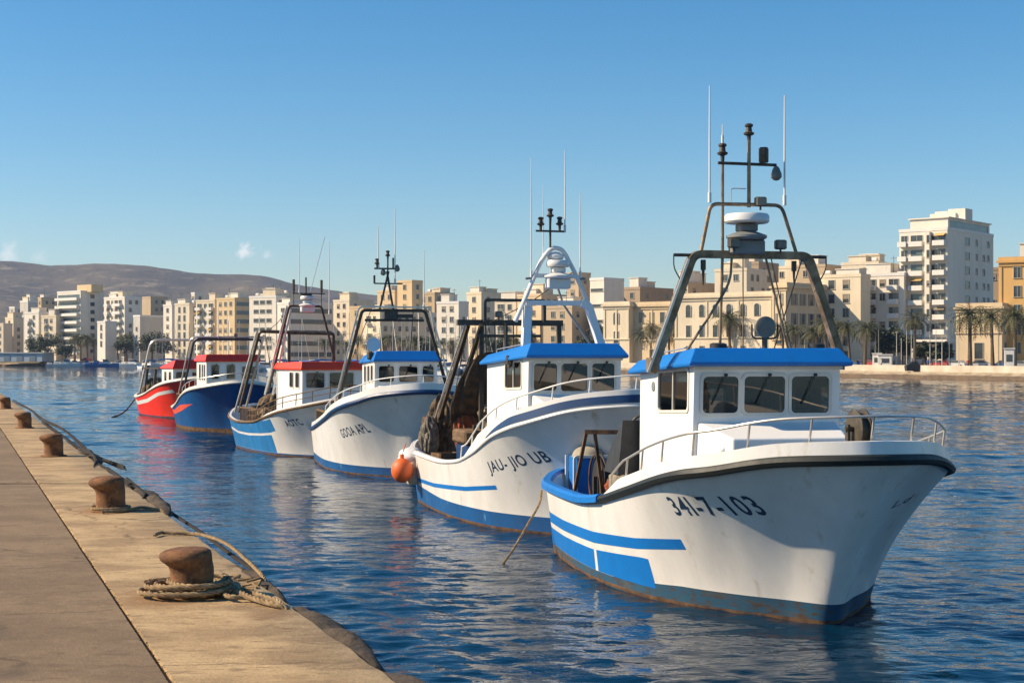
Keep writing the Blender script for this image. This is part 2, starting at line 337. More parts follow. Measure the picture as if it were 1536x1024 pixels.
def build_hull(h, parent, mats, boot_z, bulw, cap=None, deck_dd=(.08, .5), s_full=3.2, rail_r=.055, blk=None, N=56, rail_m=None, name='hull', rubz=0.0, aft_h=.07):
    N = 150
    """mats = (side, boot, rust); bulw = bulwark height at the bow"""
    zl = lambda s, sh: [-.5, 0, .065]+[boot_z(s)]+[boot_z(s)+(sh-boot_z(s))*k/26 for k in range(1, 27)]
    mb = MB(); rows = []
    for i in range(N+1):
        t = (i/N)**1.7; sh = h.sheer(h.sd(t)); rows.append([h.pt(t, z) for z in zl(h.sd(t), sh)])
    nr = len(rows[0]); mi = [1, 2, 1]+[0]*12
    mi = [1, 2, 1]+[0]*(nr-4)
    for side in (-1, 1):
        vs = [L(p[0], side*p[1], p[2]) for r in rows for p in r]; fs = []; ms = []
        for i in range(N):
            for j in range(nr-1): fs.append((i*nr+j, (i+1)*nr+j, (i+1)*nr+j+1, i*nr+j+1)); ms.append(mi[j])
        mb.add(vs, fs, ms)
    r = rows[-1]; vs = [L(p[0], -p[1], p[2]) for p in r]+[L(p[0], p[1], p[2]) for p in r]
    mb.add(vs, [(j, j+1, nr+j+1, nr+j) for j in range(nr-1)], mi)
    hull = mb.build(name, list(mats), parent, smooth=35)
    import bmesh
    bm = bmesh.new(); bm.from_mesh(hull.data); bmesh.ops.remove_doubles(bm, verts=bm.verts, dist=.001); bmesh.ops.recalc_face_normals(bm, faces=bm.faces); bm.to_mesh(hull.data); bm.free(); hull.data.set_sharp_from_angle(angle=R(35))
    me = hull.data; top = h.sheer(-h.F)
    for e in me.edges:
        p, q = me.vertices[e.vertices[0]].co, me.vertices[e.vertices[1]].co
        if abs(p.y) < 2e-3 and abs(q.y) < 2e-3 and p.x > -1 and max(p.z, q.z) < top*.93: e.use_edge_sharp = True
    hb = lambda s: aft_h+(bulw-aft_h)*min(1, max(0, (s_full+1.2-s)/1.2))
    dd = lambda s: deck_dd[0]+(deck_dd[1]-deck_dd[0])*min(1, max(0, (s-2.2)/2.2))
    b2 = MB(); sweep(b2, h, h.AD, lambda s: [(0, .0), (.03, hb(s)), (.12, hb(s)+.005), (.13, 0), (.13+.42*max(0, dd(s)-.06), -dd(s)-.02)], n=70, caps=True)
    s, w, z = h.half()[-1]
    b2.add([L(s, -w, z-.02), L(s, w, z-.02), L(s, w, z+hb(s)), L(s, -w, z+hb(s)), L(s-.1, -w, z+hb(s)), L(s-.1, w, z+hb(s)), L(s-.1, w, z-dd(s)), L(s-.1, -w, z-dd(s))], [(0, 1, 2, 3), (3, 2, 5, 4), (4, 5, 6, 7)])
    b2.build('bulwark', cap or mats[0], parent)
    d = MB(); P = [p for p in h.half(n=50)]
    loops = [[L(s+.1, k*max(0.0, w-.09-.38*max(0, dd(s)-.06)), z-dd(s)) for k in (-1, -.5, 0, .5, 1)] for s, w, z in P]
    d.loft(loops, 0, False, closed=False); d.build('deck', deckm, parent)
    rb = MB(); PL = plan(h, -h.F, h.AD, 80)
    k = rail_r; prof = [(.0, -k*1.1), (-k*.75, -k*.8), (-k*1.1, 0), (-k*.75, k*.8), (.0, k*1.1), (.03, 0)]
    rb.loft([[L(s+ns*a, w+nw*a, z+dz+rubz) for a, dz in prof] for s, w, z, ns, nw in PL], 0, True)
    rb.build('rub_rail', rail_m or black, parent)
    return hull, hb, dd
def rrect(w, h, r, n=4):
    r = min(r, w*.49, h*.49); out = []
    for cx, cy, a0 in ((w/2-r, h/2-r, 0), (-w/2+r, h/2-r, 90), (-w/2+r, -h/2+r, 180), (w/2-r, -h/2+r, 270)):
        for k in range(n+1): a = R(a0+90*k/n); out.append((cx+r*math.cos(a), cy+r*math.sin(a)))
    return out
def wall_panel(mb, P00, P10, P11, P01, holes, m=0, depth=.04):
    """quad wall with rectangular holes (u0,u1,v0,v1 in metres along bottom / up)"""
    P00, P10, P11, P01 = map(Vector, (P00, P10, P11, P01)); Wd = (P10-P00).length; H = (P01-P00).length
    us = sorted({0, Wd}|{x for h in holes for x in h[:2]}); vs_ = sorted({0, H}|{x for h in holes for x in h[2:4]})
    pt = lambda u, v: P00.lerp(P10, u/Wd).lerp(P01.lerp(P11, u/Wd), v/H)
    nrm = (P10-P00).cross(P01-P00).normalized(); V = [pt(u, v) for v in vs_ for u in us]; V2 = [p-nrm*depth for p in V]; nu = len(us); fs = []
    hole = lambda i, j: any(h[0]-1e-6 <= (us[i]+us[i+1])/2 <= h[1]+1e-6 and h[2] <= (vs_[j]+vs_[j+1])/2 <= h[3] for h in holes)
    o = len(V)
    for j in range(len(vs_)-1):
        for i in range(nu-1):
            a, b, c, d = j*nu+i, j*nu+i+1, (j+1)*nu+i+1, (j+1)*nu+i
            if not hole(i, j): fs += [(a, b, c, d), (o+d, o+c, o+b, o+a)]
            else:
                if j == 0 or not hole(i, j-1): fs.append((a, b, o+b, o+a))
                if j == len(vs_)-2 or not hole(i, j+1): fs.append((d, c, o+c, o+d))
                if i == 0 or not hole(i-1, j): fs.append((a, d, o+d, o+a))
                if i == nu-2 or not hole(i+1, j): fs.append((b, c, o+c, o+b))
    mb.add(V+V2, fs, m); return pt, nrm
def add_window(parent, pt, nrm, h, fm, split=False, fw=.045):
    u0, u1, v0, v1 = h; c = pt((u0+u1)/2, (v0+v1)/2); ex = (pt(u1, v0)-pt(u0, v0)).normalized(); ey = (pt(u0, v1)-pt(u0, v0)).normalized(); w, hh = u1-u0, v1-v0
    outer = rrect(w+2*fw, hh+2*fw, .11); inner = rrect(w-.02, hh-.02, .08); n = len(outer); P = lambda q, d: c+ex*q[0]+ey*q[1]+nrm*d
    mb = MB(); V = [P(q, .002) for q in outer]+[P(q, .02) for q in outer]+[P(q, .02) for q in inner]+[P(q, -.03) for q in inner]
    mb.add(V, [(r*n+i, r*n+(i+1) % n, (r+1)*n+(i+1) % n, (r+1)*n+i) for r in range(3) for i in range(n)])
    if split:
        a = P((w*.0, hh/2), .0); b = P((0, -hh/2), .0); mb.beam([a, b], .014)
    f = mb.build('window', fm, parent, smooth=40, fix=False)
    g = MB(); g.add([P(q, -.012) for q in inner], [tuple(range(n))]); g.build('pane', glass, f, smooth=0, fix=False)
def wheelhouse(parent, sf, sb, hw, z0, zt, fwin, swin, roofm, roof, rake=.12, wall=white2, trim=cream, doorside=None, fr_over=.3, ov=.15, ztb=None, offw=0, portw=True, tumble=0.0, spl=True):
    """fwin: (w0,w1,z0,z1) list on the front from starboard; swin: (s0,s1,z0,z1) list on the sides; roof = (top z front, top z aft, inset)"""
    ztb = ztb or zt; a = hw
    c = dict(fs0=L(sf, -a+offw, z0), fp0=L(sf, a+offw, z0), fst=L(sf-rake, -a+tumble+offw, zt), fpt=L(sf-rake, a-tumble+offw, zt), bs0=L(sb, -a+offw, z0), bp0=L(sb, a+offw, z0), bst=L(sb, -a+tumble+offw, ztb), bpt=L(sb, a-tumble+offw, ztb))
    mb = MB(); mb.m = []
    W_ = []
    hs = [(w0+a, w1+a, b-z0, t-z0) for w0, w1, b, t in fwin]; pt, n = wall_panel(mb, c['fs0'], c['fp0'], c['fpt'], c['fst'], hs); W_ += [(pt, n, h, False) for h in hs]
    Ls = sb-sf
    hs = [(sb-s1, sb-s0, b-z0, t-z0) for s0, s1, b, t in swin]; pt, n = wall_panel(mb, c['bs0'], c['fs0'], c['fst'], c['bst'], hs); W_ += [(pt, n, h, spl) for h in hs]
    hs = [(s0-sf, s1-sf, b-z0, t-z0) for s0, s1, b, t in swin]; pt, n = wall_panel(mb, c['fp0'], c['bp0'], c['bpt'], c['fpt'], hs); W_ += [(pt, n, h, spl) for h in hs]
    hs = [(a-.35, a+.35, .1, 1.85)] if zt-z0 > 2 else [(a-.35, a+.35, .5, zt-z0-.3)]
    pt, n = wall_panel(mb, c['bp0'], c['bs0'], c['bst'], c['bpt'], hs)
    body = mb.build('wheelhouse', wall, parent, smooth=0, fix=False)
    for pt, n, h, sp in W_: add_window(body, pt, n, h, trim, sp)
    for pt, n, h, sp in W_[:len(fwin)]:
        u = (h[0]+h[1])/2; A_ = pt(u+.08, h[3]+.02)+n*.035; B_ = pt(u-.1, h[3]-.36)+n*.02; q = MB(); q.tube([A_, B_], .007, 5); q.box(tuple(A_), (.05, .05, .05)); q.tube([B_.lerp(A_, -.35), B_.lerp(A_, .35)], .01, 5); q.build('wiper', black, body)
    fl = MB(); fl.box(L((sf+sb)/2, offw, z0+.5), (Ls-.1, 2*a-.1, .06)); fl.box(L(sf+.35, offw, zt-1.35), (.5, 2*a-.2, .5)); fl.box(L(sf+.5, offw-.3, zt-1.02), (.25, .5, .22)); fl.ell(L(sf+1.3, offw+.2, zt-.75), (.2, .28, .4)); fl.box(L(sb-.1, offw+a*.6, zt-1.0), (.1, a*.7, 1.6))
    fl.build('cabin_interior', inter, body)
    ra, rb, ins = roof; v = []
    A = hw+ov; f0 = sf-rake-fr_over; b0 = sb+.2
    v = [L(f0, -A+.04+offw, zt), L(f0, A-.04+offw, zt), L(b0, A+offw, ztb), L(b0, -A+offw, ztb)]
    v += [L(f0-.02, -A+.03+offw, zt+.06), L(f0-.02, A-.03+offw, zt+.06), L(b0, A+.01+offw, ztb+.06), L(b0, -A-.01+offw, ztb+.06)]
    v += [L(f0+ins, -A+ins+offw, ra), L(f0+ins, A-ins+offw, ra), L(b0-.05, A-ins+offw, rb), L(b0-.05, -A+ins+offw, rb)]
    m2 = MB(); m2.add(v, [(3, 2, 1, 0)]+[(r*4+i, r*4+(i+1) % 4, r*4+4+(i+1) % 4, r*4+4+i) for r in range(2) for i in range(4)]+[(8, 9, 10, 11)]); 
    rf = m2.build('roof', roofm, body, smooth=0)
    bv = rf.modifiers.new('b', 'BEVEL'); bv.width = .018; bv.segments = 2
    tr = MB(); tr.box(L(sf-rake-.01, offw, zt-.03), (.08, 2*a+.06-2*tumble, .058)); tr.build('roof_trim', trim, body)
    return body
def railing(h, parent, s1, hb, rz, nst=7, r=.018, m=None, inn=.1, end_down=True, mid=False, s0=None):
    """stainless rail above the bulwark from starboard s1 round the bow to port"""
    m = m or steel; PL = plan(h, -h.F, s1, 46); pp = [Vector(L(s+ns*inn, w+nw*inn, z+hb(s)+rz(s))) for s, w, z, ns, nw in PL]
    mb = MB(); mb.tube(pp, r, 8)
    if mid: mb.tube([p-Vector((0, 0, rz(0)*.5)) for p in pp], r*.7, 6)
    rl = mb.build('railing', m, parent)
    L_ = [0]
    for i in range(1, len(pp)): L_.append(L_[-1]+(pp[i]-pp[i-1]).length)
    for k in range(nst*2+1):
        d = L_[-1]*k/(nst*2); i = min(range(len(pp)), key=lambda q: abs(L_[q]-d)); s, w, z, ns, nw = PL[i]
        b = Vector(L(s+ns*(inn+.0)+.1, w+nw*inn, z+hb(s)-.02)); MB().tube([b, pp[i]], r*.9, 6).build('stanchion', m, rl)
    return rl
def whip(parent, s, w, z0, z1, r=.016, m=None):
    mb = MB(); mb.tube([L(s, w, z0), L(s, w, z0+.18)], r*1.8, 6); mb.tube([L(s, w, z0), L(s, w, (z0+z1)/2), L(s, w, z1)], [r, r*.9, r*.5], 6); return mb.build('antenna', m or lensw, parent)
def radar(parent, s, w, z, r=.36, k=2):
    mb = MB(); mb.lathe([(.02, .0), (r*.93, .0), (r, .03), (r, .12), (r*.93, .16), (.02, .17)], L(s, w, z), 28); o = mb.build('radar', lensw, parent, smooth=40)
    p = MB(); p.box(L(s, w, z-.08), (.26, .34, .14), bev=.02); p.lathe([(.3, -.3), (.36, -.26), (.36, -.22), (.2, -.16)], L(s, w, z), 20); p.box(L(s, w, z-.42), (.3, .6, .26), bev=.03); p.build('radar_mount', greyp if k == 2 else lensw, o); return o
def lamp(parent, s, w, z, kind='box'):
    mb = MB()
    if kind == 'box': mb.box(L(s, w, z), (.14, .2, .17), bev=.02); mb.tube([L(s, w, z-.15), L(s, w, z-.08)], .02, 6); o = mb.build('work_lamp', dark, parent); MB().box(L(s-.075, w, z), (.012, .17, .13)).build('lens', glassg, o); return o
    if kind == 'nav': mb.lathe([(.03, -.2), (.04, -.05), (.09, -.03), (.1, 0), (.06, .02), (.05, .1), (.075, .12), (.075, .15), (.04, .17)], L(s, w, z), 12); return mb.build('navigation_light', dark, parent)
    if kind == 'cyl': mb.lathe([(.08, 0), (.09, .02), (.09, .24), (.07, .27)], L(s, w, z), 14); return mb.build('horn', dark, parent)
    if kind == 'dome': mb.lathe([(.03, .1), (.06, .06), (.1, -.04), (.1, -.1), (.05, -.15), (.01, -.16)], L(s, w, z), 14); return mb.build('hanging_lamp', glassg, parent)
def heap(name, c, r, m, label, cat, seed, nz=.55, group=None, fq=2.2, rz=0, nu=30, nv=18):
    o = MB().ell((0, 0, 0), r, nu, nv, 0, nz, seed, fq).build(name, m, None, smooth=60); o.location = c; o.rotation_euler = (0, 0, rz); return tag(o, label, cat, group)
def folds(name, c, r, m, label, cat, seed, k=13, amp=.16, nu=110, nv=26, rz=0, top=.35, taper=.0):
    rr_ = random.Random(seed); ph = [rr_.uniform(0, 6.28) for _ in range(4)]; vs = []; fs = []
    for j in range(nv+1):
        t = j/nv; pr = math.sin(math.pi*min(1, .04+t*(1-top*.5)))**.5*(1-taper*(1-t))
        for i in range(nu):
            a_ = 2*math.pi*i/nu; w_ = a_+.25*math.sin(t*5+ph[0])+.2*mnoise.noise(Vector((t*3, math.cos(a_)*2, seed)))
            q = pr*(1+amp*(abs(math.sin(k*w_*.5+ph[1]+1.2*mnoise.noise(Vector((math.cos(a_)*2, math.sin(a_)*2, t*1.5+seed)))))*1.3-.5)+.22*mnoise.fractal(Vector((math.cos(a_)*1.6, math.sin(a_)*1.6, t*2.4+seed)), .8, 2.1, 4))
            vs.append((math.cos(a_)*r[0]*q, math.sin(a_)*r[1]*q, (1-t)*r[2]*2-r[2]+r[2]*.18*mnoise.noise(Vector((math.cos(a_)*2.5, math.sin(a_)*2.5, seed+3)))))
    for j in range(nv):
        for i in range(nu): fs.append((j*nu+i, (j+1)*nu+i, (j+1)*nu+(i+1) % nu, j*nu+(i+1) % nu))
    fs += [tuple(range(nu)), tuple(range(nv*nu, (nv+1)*nu))[::-1]]
    mb_ = MB(); mb_.add(vs, fs); o = mb_.build(name, m, None, smooth=70); o.location = c; o.rotation_euler = (0, 0, rz); return tag(o, label, cat)
def boat(key, label, group='fishing boats moored in a row'):
    b = BOATS[key]; th = R(b['th'])
    return empty('fishing_boat', (b['o'][0], b['o'][1], 0), th-math.pi/2, label, 'fishing boat', group)
def onboat(key, s, w, z):
    b = BOATS[key]; th = R(b['th']); return Vector((b['o'][0]-math.sin(th)*s+math.cos(th)*w, b['o'][1]+math.cos(th)*s+math.sin(th)*w, z))
def gantry(parent, s, wl, wr, z0, zt, tl, tr, r=.075, m=None, name='gantry', s2=None, r2=.3):
    s2 = s if s2 is None else s2
    mb = MB(); mb.beam(bend([L(s, wl, z0), L(s2, tl, zt), L(s2, tr, zt), L(s, wr, z0)], r2, 6), r); return mb.build(name, m or galv, parent)

# --- boat one: big white and blue boat at the right
B1 = boat('one', 'largest and nearest white fishing boat with a bright blue wheelhouse roof and blue stern panels'); h1 = mkhull('one', flare=2.3, aftp=1.2)
bz1 = lambda s: .34 if s < 1 else .34-.14*min(1, (s-1)/2.5)
hull1, hb1, dd1 = build_hull(h1, B1, (white, mat('worn_boot_top', (.022, .085, .15), .55, col2=(.1, .075, .05), vscale=.55, stretch=(1, 1, 2.5), c3=(.07, .045, .028), s3=5, t3=(.5, .66), bump=.2, bscale=20, thr=(.5, .64)), rust), bz1, .27, s_full=3.3, deck_dd=(.02, .55), rail_r=.075, aft_h=.03)
hull_patch(h1, [(1.6, 1.02, 1.19), (3.0, .86, 1.05), (5, .72, .93), (7.5, .66, .88), (9.3, .66, .88), (10.9, .72, .94)], 'blue_stripe', blue, hull1)
hull_patch(h1, [(2.72, .21, .72), (2.95, .21, .72), (4.95, .205, .6)], 'blue_panel', blue, hull1)
hull_patch(h1, [(5.1, .205, .59), (7.5, .205, .55), (9.3, .205, .55), (10.9, .21, .6)], 'blue_panel', blue, hull1)
hull_text(h1, '34I-7-103', 1.33, 1.62, -.16, 1.76, .42, hull1)
hull_text(h1, 'L.d', -.62, 1.86, -.25, 1.92, .17, hull1, side=1, name='bow_mark')
g = MB(); sweep(g, h1, h1.AD, lambda s: [(-.09, .0), (-.06, .09), (.06, .1), (.1, .02), (.05, -.04)] if s > 3.9 else [(0, .0), (0, .001), (.01, .001), (.01, 0), (.005, 0)], n=90, s0=None)
# blue gunwale only along the low aft deck
g = MB()
for sd in (-1, 1):
    P = [p for p in plan(h1, -h1.F, h1.AD, 90) if p[0] > 4.2 and p[1]*sd > 0]
    g.loft([[L(s+ns*a, w+nw*a, z+dz) for a, dz in ((-.1, -.05), (-.1, .05), (-.05, .1), (.1, .1), (.14, .03), (.06, -.03))] for s, w, z, ns, nw in P], 0, True)
s_, w_, z_ = h1.half()[-1]; g.box(L(s_, 0, z_+.03), (.16, 2*w_, .14))
g.build('gunwale', blue, B1)
cab = wheelhouse(B1, 2.7, 5.75, 1.36, 1.7, 4.02, [(-1.2, -.54, 3.2, 3.85), (-.44, .33, 3.2, 3.85), (.44, 1.16, 3.19, 3.85)], [(2.95, 4.65, 3.12, 3.82)], blue, (4.33, 4.1, .2), rake=.1, ztb=3.84, fr_over=.2, ov=.17, tumble=.02)
t = MB(); t.loft([[L(1.55, -1.05, 1.9), L(1.55, 1.1, 1.9), L(1.65, 1.05, 2.82), L(1.65, -1.0, 2.82)], [L(2.72, -1.3, 1.9), L(2.72, 1.32, 1.9), L(2.72, 1.3, 3.06), L(2.72, -1.28, 3.06)]]); t.box(L(2.1, -.95, 2.3), (.5, .4, .8), bev=.05)
tk = t.build('trunk_cabin', white2, B1, smooth=0); bv = tk.modifiers.new('b', 'BEVEL'); bv.width = .04; bv.segments = 3
MB().box(L(1.62, -.2, 2.55), (.03, .7, .3), bev=.02).build('hatch', cream, tk)
MB().lathe([(.02, 0), (.09, .0), (.11, .04), (.06, .08), (.01, .09)], L(4.9, -1.36, 3.62), 14, axis='y').build('vent', greyp, cab)
rz1 = lambda s: .36 if s < 2 else .36-.1*(s-2)/2
railing(h1, B1, 3.9, hb1, rz1, 7, .021)
w = MB(); w.lathe([(.05, -.1), (.25, -.1), (.3, -.08), (.3, -.06), (.24, -.04), (.24, .04), (.3, .06), (.3, .08), (.25, .1), (.05, .1)], L(-.95, .02, 3.1), 28, axis='y')
w.box(L(-.95, -.16, 2.92), (.1, .04, .5)); w.box(L(-.95, .2, 2.92), (.1, .04, .5)); w.tube([L(-.95, -.2, 3.1), L(-.95, .24, 3.1)], .04, 10); w.build('anchor_winch', dark, B1)
for ws in (-.6, .6): c = MB(); c.tube([L(-.3, ws, 2.3), L(-.3, ws, 2.78)], .05, 10); c.tube([L(-.3, ws-.15, 2.66), L(-.3, ws+.15, 2.66)], .03, 8); c.build('bow_cleat', galv, B1)
# gallows over the wheelhouse
gl = MB(); gl.beam(bend([L(3.5, -1.83, 3.9), L(3.45, -1.07, 6.0), L(3.45, 1.1, 6.0), L(3.5, 1.76, 4.15)], .16, 6), .068, 0, 1.35)
for ws in (-1.8, 1.7): gl.box(L(3.5, ws, 4.05), (.3, .16, .22))
ga = gl.build('gantry', galv, B1)
MB().beam(bend([L(3.36, -1.93, 3.9), L(3.31, -1.2, 5.9)], .1), .02).build('gantry_highlight_bar', steel, ga)  # slim bright bar added as the lit edge of the gantry leg
u = MB(); u.tube(bend([L(3.45, -.93, 6.0), L(3.45, -.74, 6.9), L(3.45, .6, 6.9), L(3.45, .9, 6.0)], .14), .034, 8); u.build('mast_frame', galv, ga)
for wx in (-1.07, 1.1):
    q = MB(); sg = 1 if wx > 0 else -1
    q.tube([L(3.45, wx, 5.98), L(3.45, wx+sg*.36, 5.98)], .03, 6); q.tube(bend([L(3.45, wx+sg*.36, 5.98), L(3.45, wx+sg*.36, 5.75), L(3.45, wx+sg*.12, 5.35)], .1), .012, 6); q.build('bracket', dark, ga)
for wx in (-.88, .84): q = MB(); q.tube([L(3.45, wx, 5.9), L(3.45, wx, 5.72)], .05, 8); q.tube([L(3.45, wx, 5.72), L(3.45, wx, 5.45)], [.03, .008], 6); q.build('block', dark, ga)
mm = MB(); mm.tube([L(3.45, -.02, 6.85), L(3.45, -.02, 8.1)], .036, 8); mm.build('mast', galv, ga)
lamp(ga, 3.45, -.02, 8.18, 'nav')
mm = MB(); mm.tube([L(3.5, -.5, 6.0), L(3.5, -.5, 7.66)], .03, 8); mm.tube([L(3.5, -.55, 4.3), L(3.5, -.5, 5.98)], .028, 8); mm.build('mast', galv, ga)
lamp(ga, 3.5, -.5, 7.82, 'nav'); whip(ga, 3.5, -.5, 7.95, 8.33, .014)
ca = MB(); ca.tube([L(3.45, -.6, 7.63), L(3.45, .5, 7.62)], .028, 8); ca.build('crossarm', dark, ga)
lamp(ga, 3.45, .26, 7.66, 'cyl'); lamp(ga, 3.45, .5, 7.5, 'dome')
whip(ga, 3.45, -.76, 6.92, 9.0, .02); whip(ga, 3.45, .66, 6.9, 8.88, .02)
MB().tube(bend([L(3.6, -.3, 6.95), L(3.6, -.3, 7.2), L(3.6, -.02, 7.2)], .05), .01, 5).build('wire_aerial', steel, ga)
lamp(ga, 3.4, .18, 6.95, 'box')
radar(ga, 3.3, -.12, 6.55, .4); lamp(ga, 3.15, -.42, 6.18); lamp(ga, 3.3, .52, 6.18)
ss = MB(); ss.tube(spline([L(3.4, -.36, 5.95), L(3.4, -.42, 5.5), L(3.3, -.75, 5.0), L(3.2, -1.3, 4.25)]), .024, 8); ss.tube([L(3.4, .28, 5.95), L(3.4, .5, 5.1), L(3.5, .75, 4.3)], .022, 8); ss.tube([L(3.35, .36, 5.95), L(3.4, .6, 5.0), L(3.5, .82, 4.3)], .012, 6); ss.tube([L(3.4, -.15, 5.95), L(3.4, -.15, 4.3)], .012, 6); ss.build('cable', galv, ga)
sl = MB(); sl.tube([L(3.0, .1, 4.25), L(3.0, .1, 4.52)], .05, 10); sl.tube(bend([L(3.0, -.14, 4.75), L(3.0, -.14, 4.5), L(3.0, .34, 4.5), L(3.0, .34, 4.75)], .1), .018, 6); so = sl.build('searchlight', dark, cab)
MB().lathe([(.03, -.1), (.15, -.08), (.19, .02), (.19, .06), (.17, .07)], L(3.0, .1, 4.7), 20, axis='x').build('lens', glassg, so)
for wx in (-.78, 1.05): MB().lathe([(.13, 0), (.15, .03), (.15, .1), (.1, .12)], L(2.95, wx, 4.3), 16).build('roof_vent', tarp, cab)
# aft deck gear
def P1(s, w, z): return onboat('one', s, w, z)
fr = empty('deck_winch', onboat('one', 8, 0, 0), R(12)-math.pi/2, 'rusty winch frame with a hooped bar on the aft deck of the nearest boat', 'winch')
def on(e, key): pass
q = MB()
X = lambda s, w, z: (-(s-8), w, z)
q.beam([X(8.0, -1.85, 2.62), X(7.6, -.55, 2.62)], .045); q.build('top_bar', rust, fr)
for a, bq in (((8.0, -1.82, 2.62), (8.35, -2.05, 1.0)), ((7.95, -1.65, 2.6), (7.9, -1.45, .95)), ((7.6, -.7, 2.6), (7.7, -.85, .9)), ((7.6, -.62, 2.6), (7.5, -.5, .9))): MB().beam([X(*a), X(*bq)], .032).build('leg', rust, fr)
MB().tube(bend([X(7.7, -.95, 2.64), X(7.7, -.9, 2.9), X(7.62, -.62, 3.02), X(7.6, -.56, 2.64)], .15), .03, 8).build('hoop', dark, fr)
MB().beam([X(7.6, -1.0, 1.75), X(7.6, -.4, 1.75)], .03).build('cross_bar', rust, fr)
dr = empty('net_drum', onboat('one', 8.6, -.95, 1.55), R(12)-math.pi/2, 'big dark round net drum on the stern of the nearest boat', 'net drum')
q = MB(); q.lathe([(.04, -.45), (.55, -.45), (.58, -.42), (.58, -.38), (.4, -.36), (.42, 0), (.4, .36), (.58, .38), (.58, .42), (.55, .45), (.04, .45)], (0, 0, 0), 26, axis='y'); q.build('drum', tarp, dr)
MB().tube([(.02+.56*math.cos(R(a)), -.5, .56*math.sin(R(a))) for a in range(0, 361, 15)], .025, 6).build('rim', rust, dr)
for k in (-1, 1): MB().beam([(0, k*.52, -.75), (0, k*.52, .1)], .04).build('stand', dark, dr)
hs = empty('stern_locker', onboat('one', 10.3, -1.15, 1.02), R(12)-math.pi/2, 'white rimmed blue locker with a domed lid at the stern corner of the nearest boat', 'locker')
MB().box((0, 0, .48), (.7, .75, .95), bev=.04).build('body', blue, hs)
q = MB(); q.beam(bend([(.36, -.42, 0), (.36, -.42, .95), (.36, .42, .95), (.36, .42, 0)], .08), .03); q.beam([(-.36, -.42, 0), (-.36, -.42, .95)], .03); q.build('frame', white, hs)
MB().ell((0, 0, .93), (.36, .38, .26), 18, 10).build('lid', mat('worn_lid', (.4, .35, .27), .7, var=.3), hs)
heap('net_pile', onboat('one', 7.2, -.5, 1.45), (.7, .8, .55), net, 'brown heap of nets in front of the wheelhouse door of the nearest boat', 'fishing net', 3, .6)
heap('net_pile', onboat('one', 6.9, -1.35, 1.25), (.4, .4, .42), netr, 'small rusty orange net heap on the aft deck of the nearest boat', 'fishing net', 5, .6)
q = MB(); q.box((0, 0, .45), (.9, .8, .9), bev=.06); o = q.build('fish_crate', mat('worn_crate', (.3, .25, .18), .8, col2=(.13, .11, .08), bump=.3), None); o.location = onboat('one', 6.2, -1.3, 1.0); o.rotation_euler = (0, 0, R(12)); tag(o, 'worn tan crate beside the wheelhouse of the nearest boat', 'crate')
tp = MB(); tp.loft([[(-.5, -.5, .0), (.5, -.5, .0), (.5, .5, .0), (-.5, .5, .0)], [(-.45, -.42, .35), (.5, -.45, .45), (.5, .45, .5), (-.45, .42, .35)], [(.1, -.2, .75), (.5, -.4, 1.05), (.5, .4, 1.05), (.1, .2, .8)]]); o = tp.build('tarpaulin_cover', tarp, None, smooth=50); o.location = onboat('one', 6.4, -1.25, 1.9); o.rotation_euler = (0, 0, R(12)-math.pi/2); tag(o, 'dark tarpaulin cover behind the wheelhouse of the nearest boat', 'tarpaulin')
mb = MB(); e = W(750, 847, EYE*F_PX/(847-HOR)); p0 = onboat('one', 9.6, -2.44, 1.0)
rope_mb(mb, [p0+Vector((.05, .3, .25)), p0, p0.lerp(e, .3)+Vector((0, 0, -.06)), p0.lerp(e, .65)+Vector((0, 0, -.1)), e+Vector((0, 0, -.06))], .028)
tag(mb.build('mooring_rope', ropem, None), 'tan rope hanging from the stern of the nearest boat down into the water', 'rope')

# --- boat two: white with a white tubular arch
B2 = boat('two', 'white fishing boat with blue roof and a white tubular arch'); h2 = mkhull('two', flare=2.2, aftp=1.15)
bz2 = lambda s: .42 if s < 6 else .42+.03*(s-6)
hull2, hb2, dd2 = build_hull(h2, B2, (white, hblue, rust), bz2, .36, s_full=2.6, deck_dd=(.02, .55), rail_r=.035, rail_m=white, aft_h=.06)
g = MB(); sweep(g, h2, 1.9, lambda s: [(-.012, .08), (-.012+.02, .08+.17*min(1, max(.05, (2.1-s)/1.5))), (.03, .1)], n=50); g.build('blue_band', nblue, B2)
hull_patch(h2, [(2.28, 1.0, 1.1), (4, .82, .93), (7, .66, .77), (9.5, .62, .73), (12.0, .72, .82)], 'blue_stripe', blue, hull2)
hull_text(h2, 'JAU- JIO UB', 2.3, 1.4, .25, 1.8, .36, hull2)
cab2 = wheelhouse(B2, 2.7, 6.2, 1.2, 1.7, 4.14, [(-1.07, -.46, 3.34, 4.02), (-.37, .33, 3.32, 4.02), (.43, 1.04, 3.32, 4.02)], [(3.2, 4.6, 3.28, 3.92)], blue, (4.5, 4.22, .22), rake=.14, ztb=3.95, fr_over=.2, ov=.16)
t = MB(); t.loft([[L(1.5, -.9, 2.1), L(1.5, .9, 2.1), L(1.6, .85, 2.9), L(1.6, -.85, 2.9)], [L(2.72, -1.15, 2.1), L(2.72, 1.15, 2.1), L(2.72, 1.13, 3.28), L(2.72, -1.13, 3.28)]]); tk = t.build('trunk_cabin', white2, B2, smooth=0); bv = tk.modifiers.new('b', 'BEVEL'); bv.width = .04; bv.segments = 3
q = MB()
for wv in (.0, .12): q.lathe([(.02, 0), (.06, 0), (.06, .03), (.02, .04)], L(2.9+.3+wv*1.6, -1.21, 2.85), 12, axis='y')
q.build('door_fitting', greyp, cab2)
railing(h2, B2, 4.2, hb2, lambda s: .3, 7, .02, m=white)
ar = MB(); AS = 3.6; zz = lambda py: EYE-(py-HOR)/F_PX*36.9
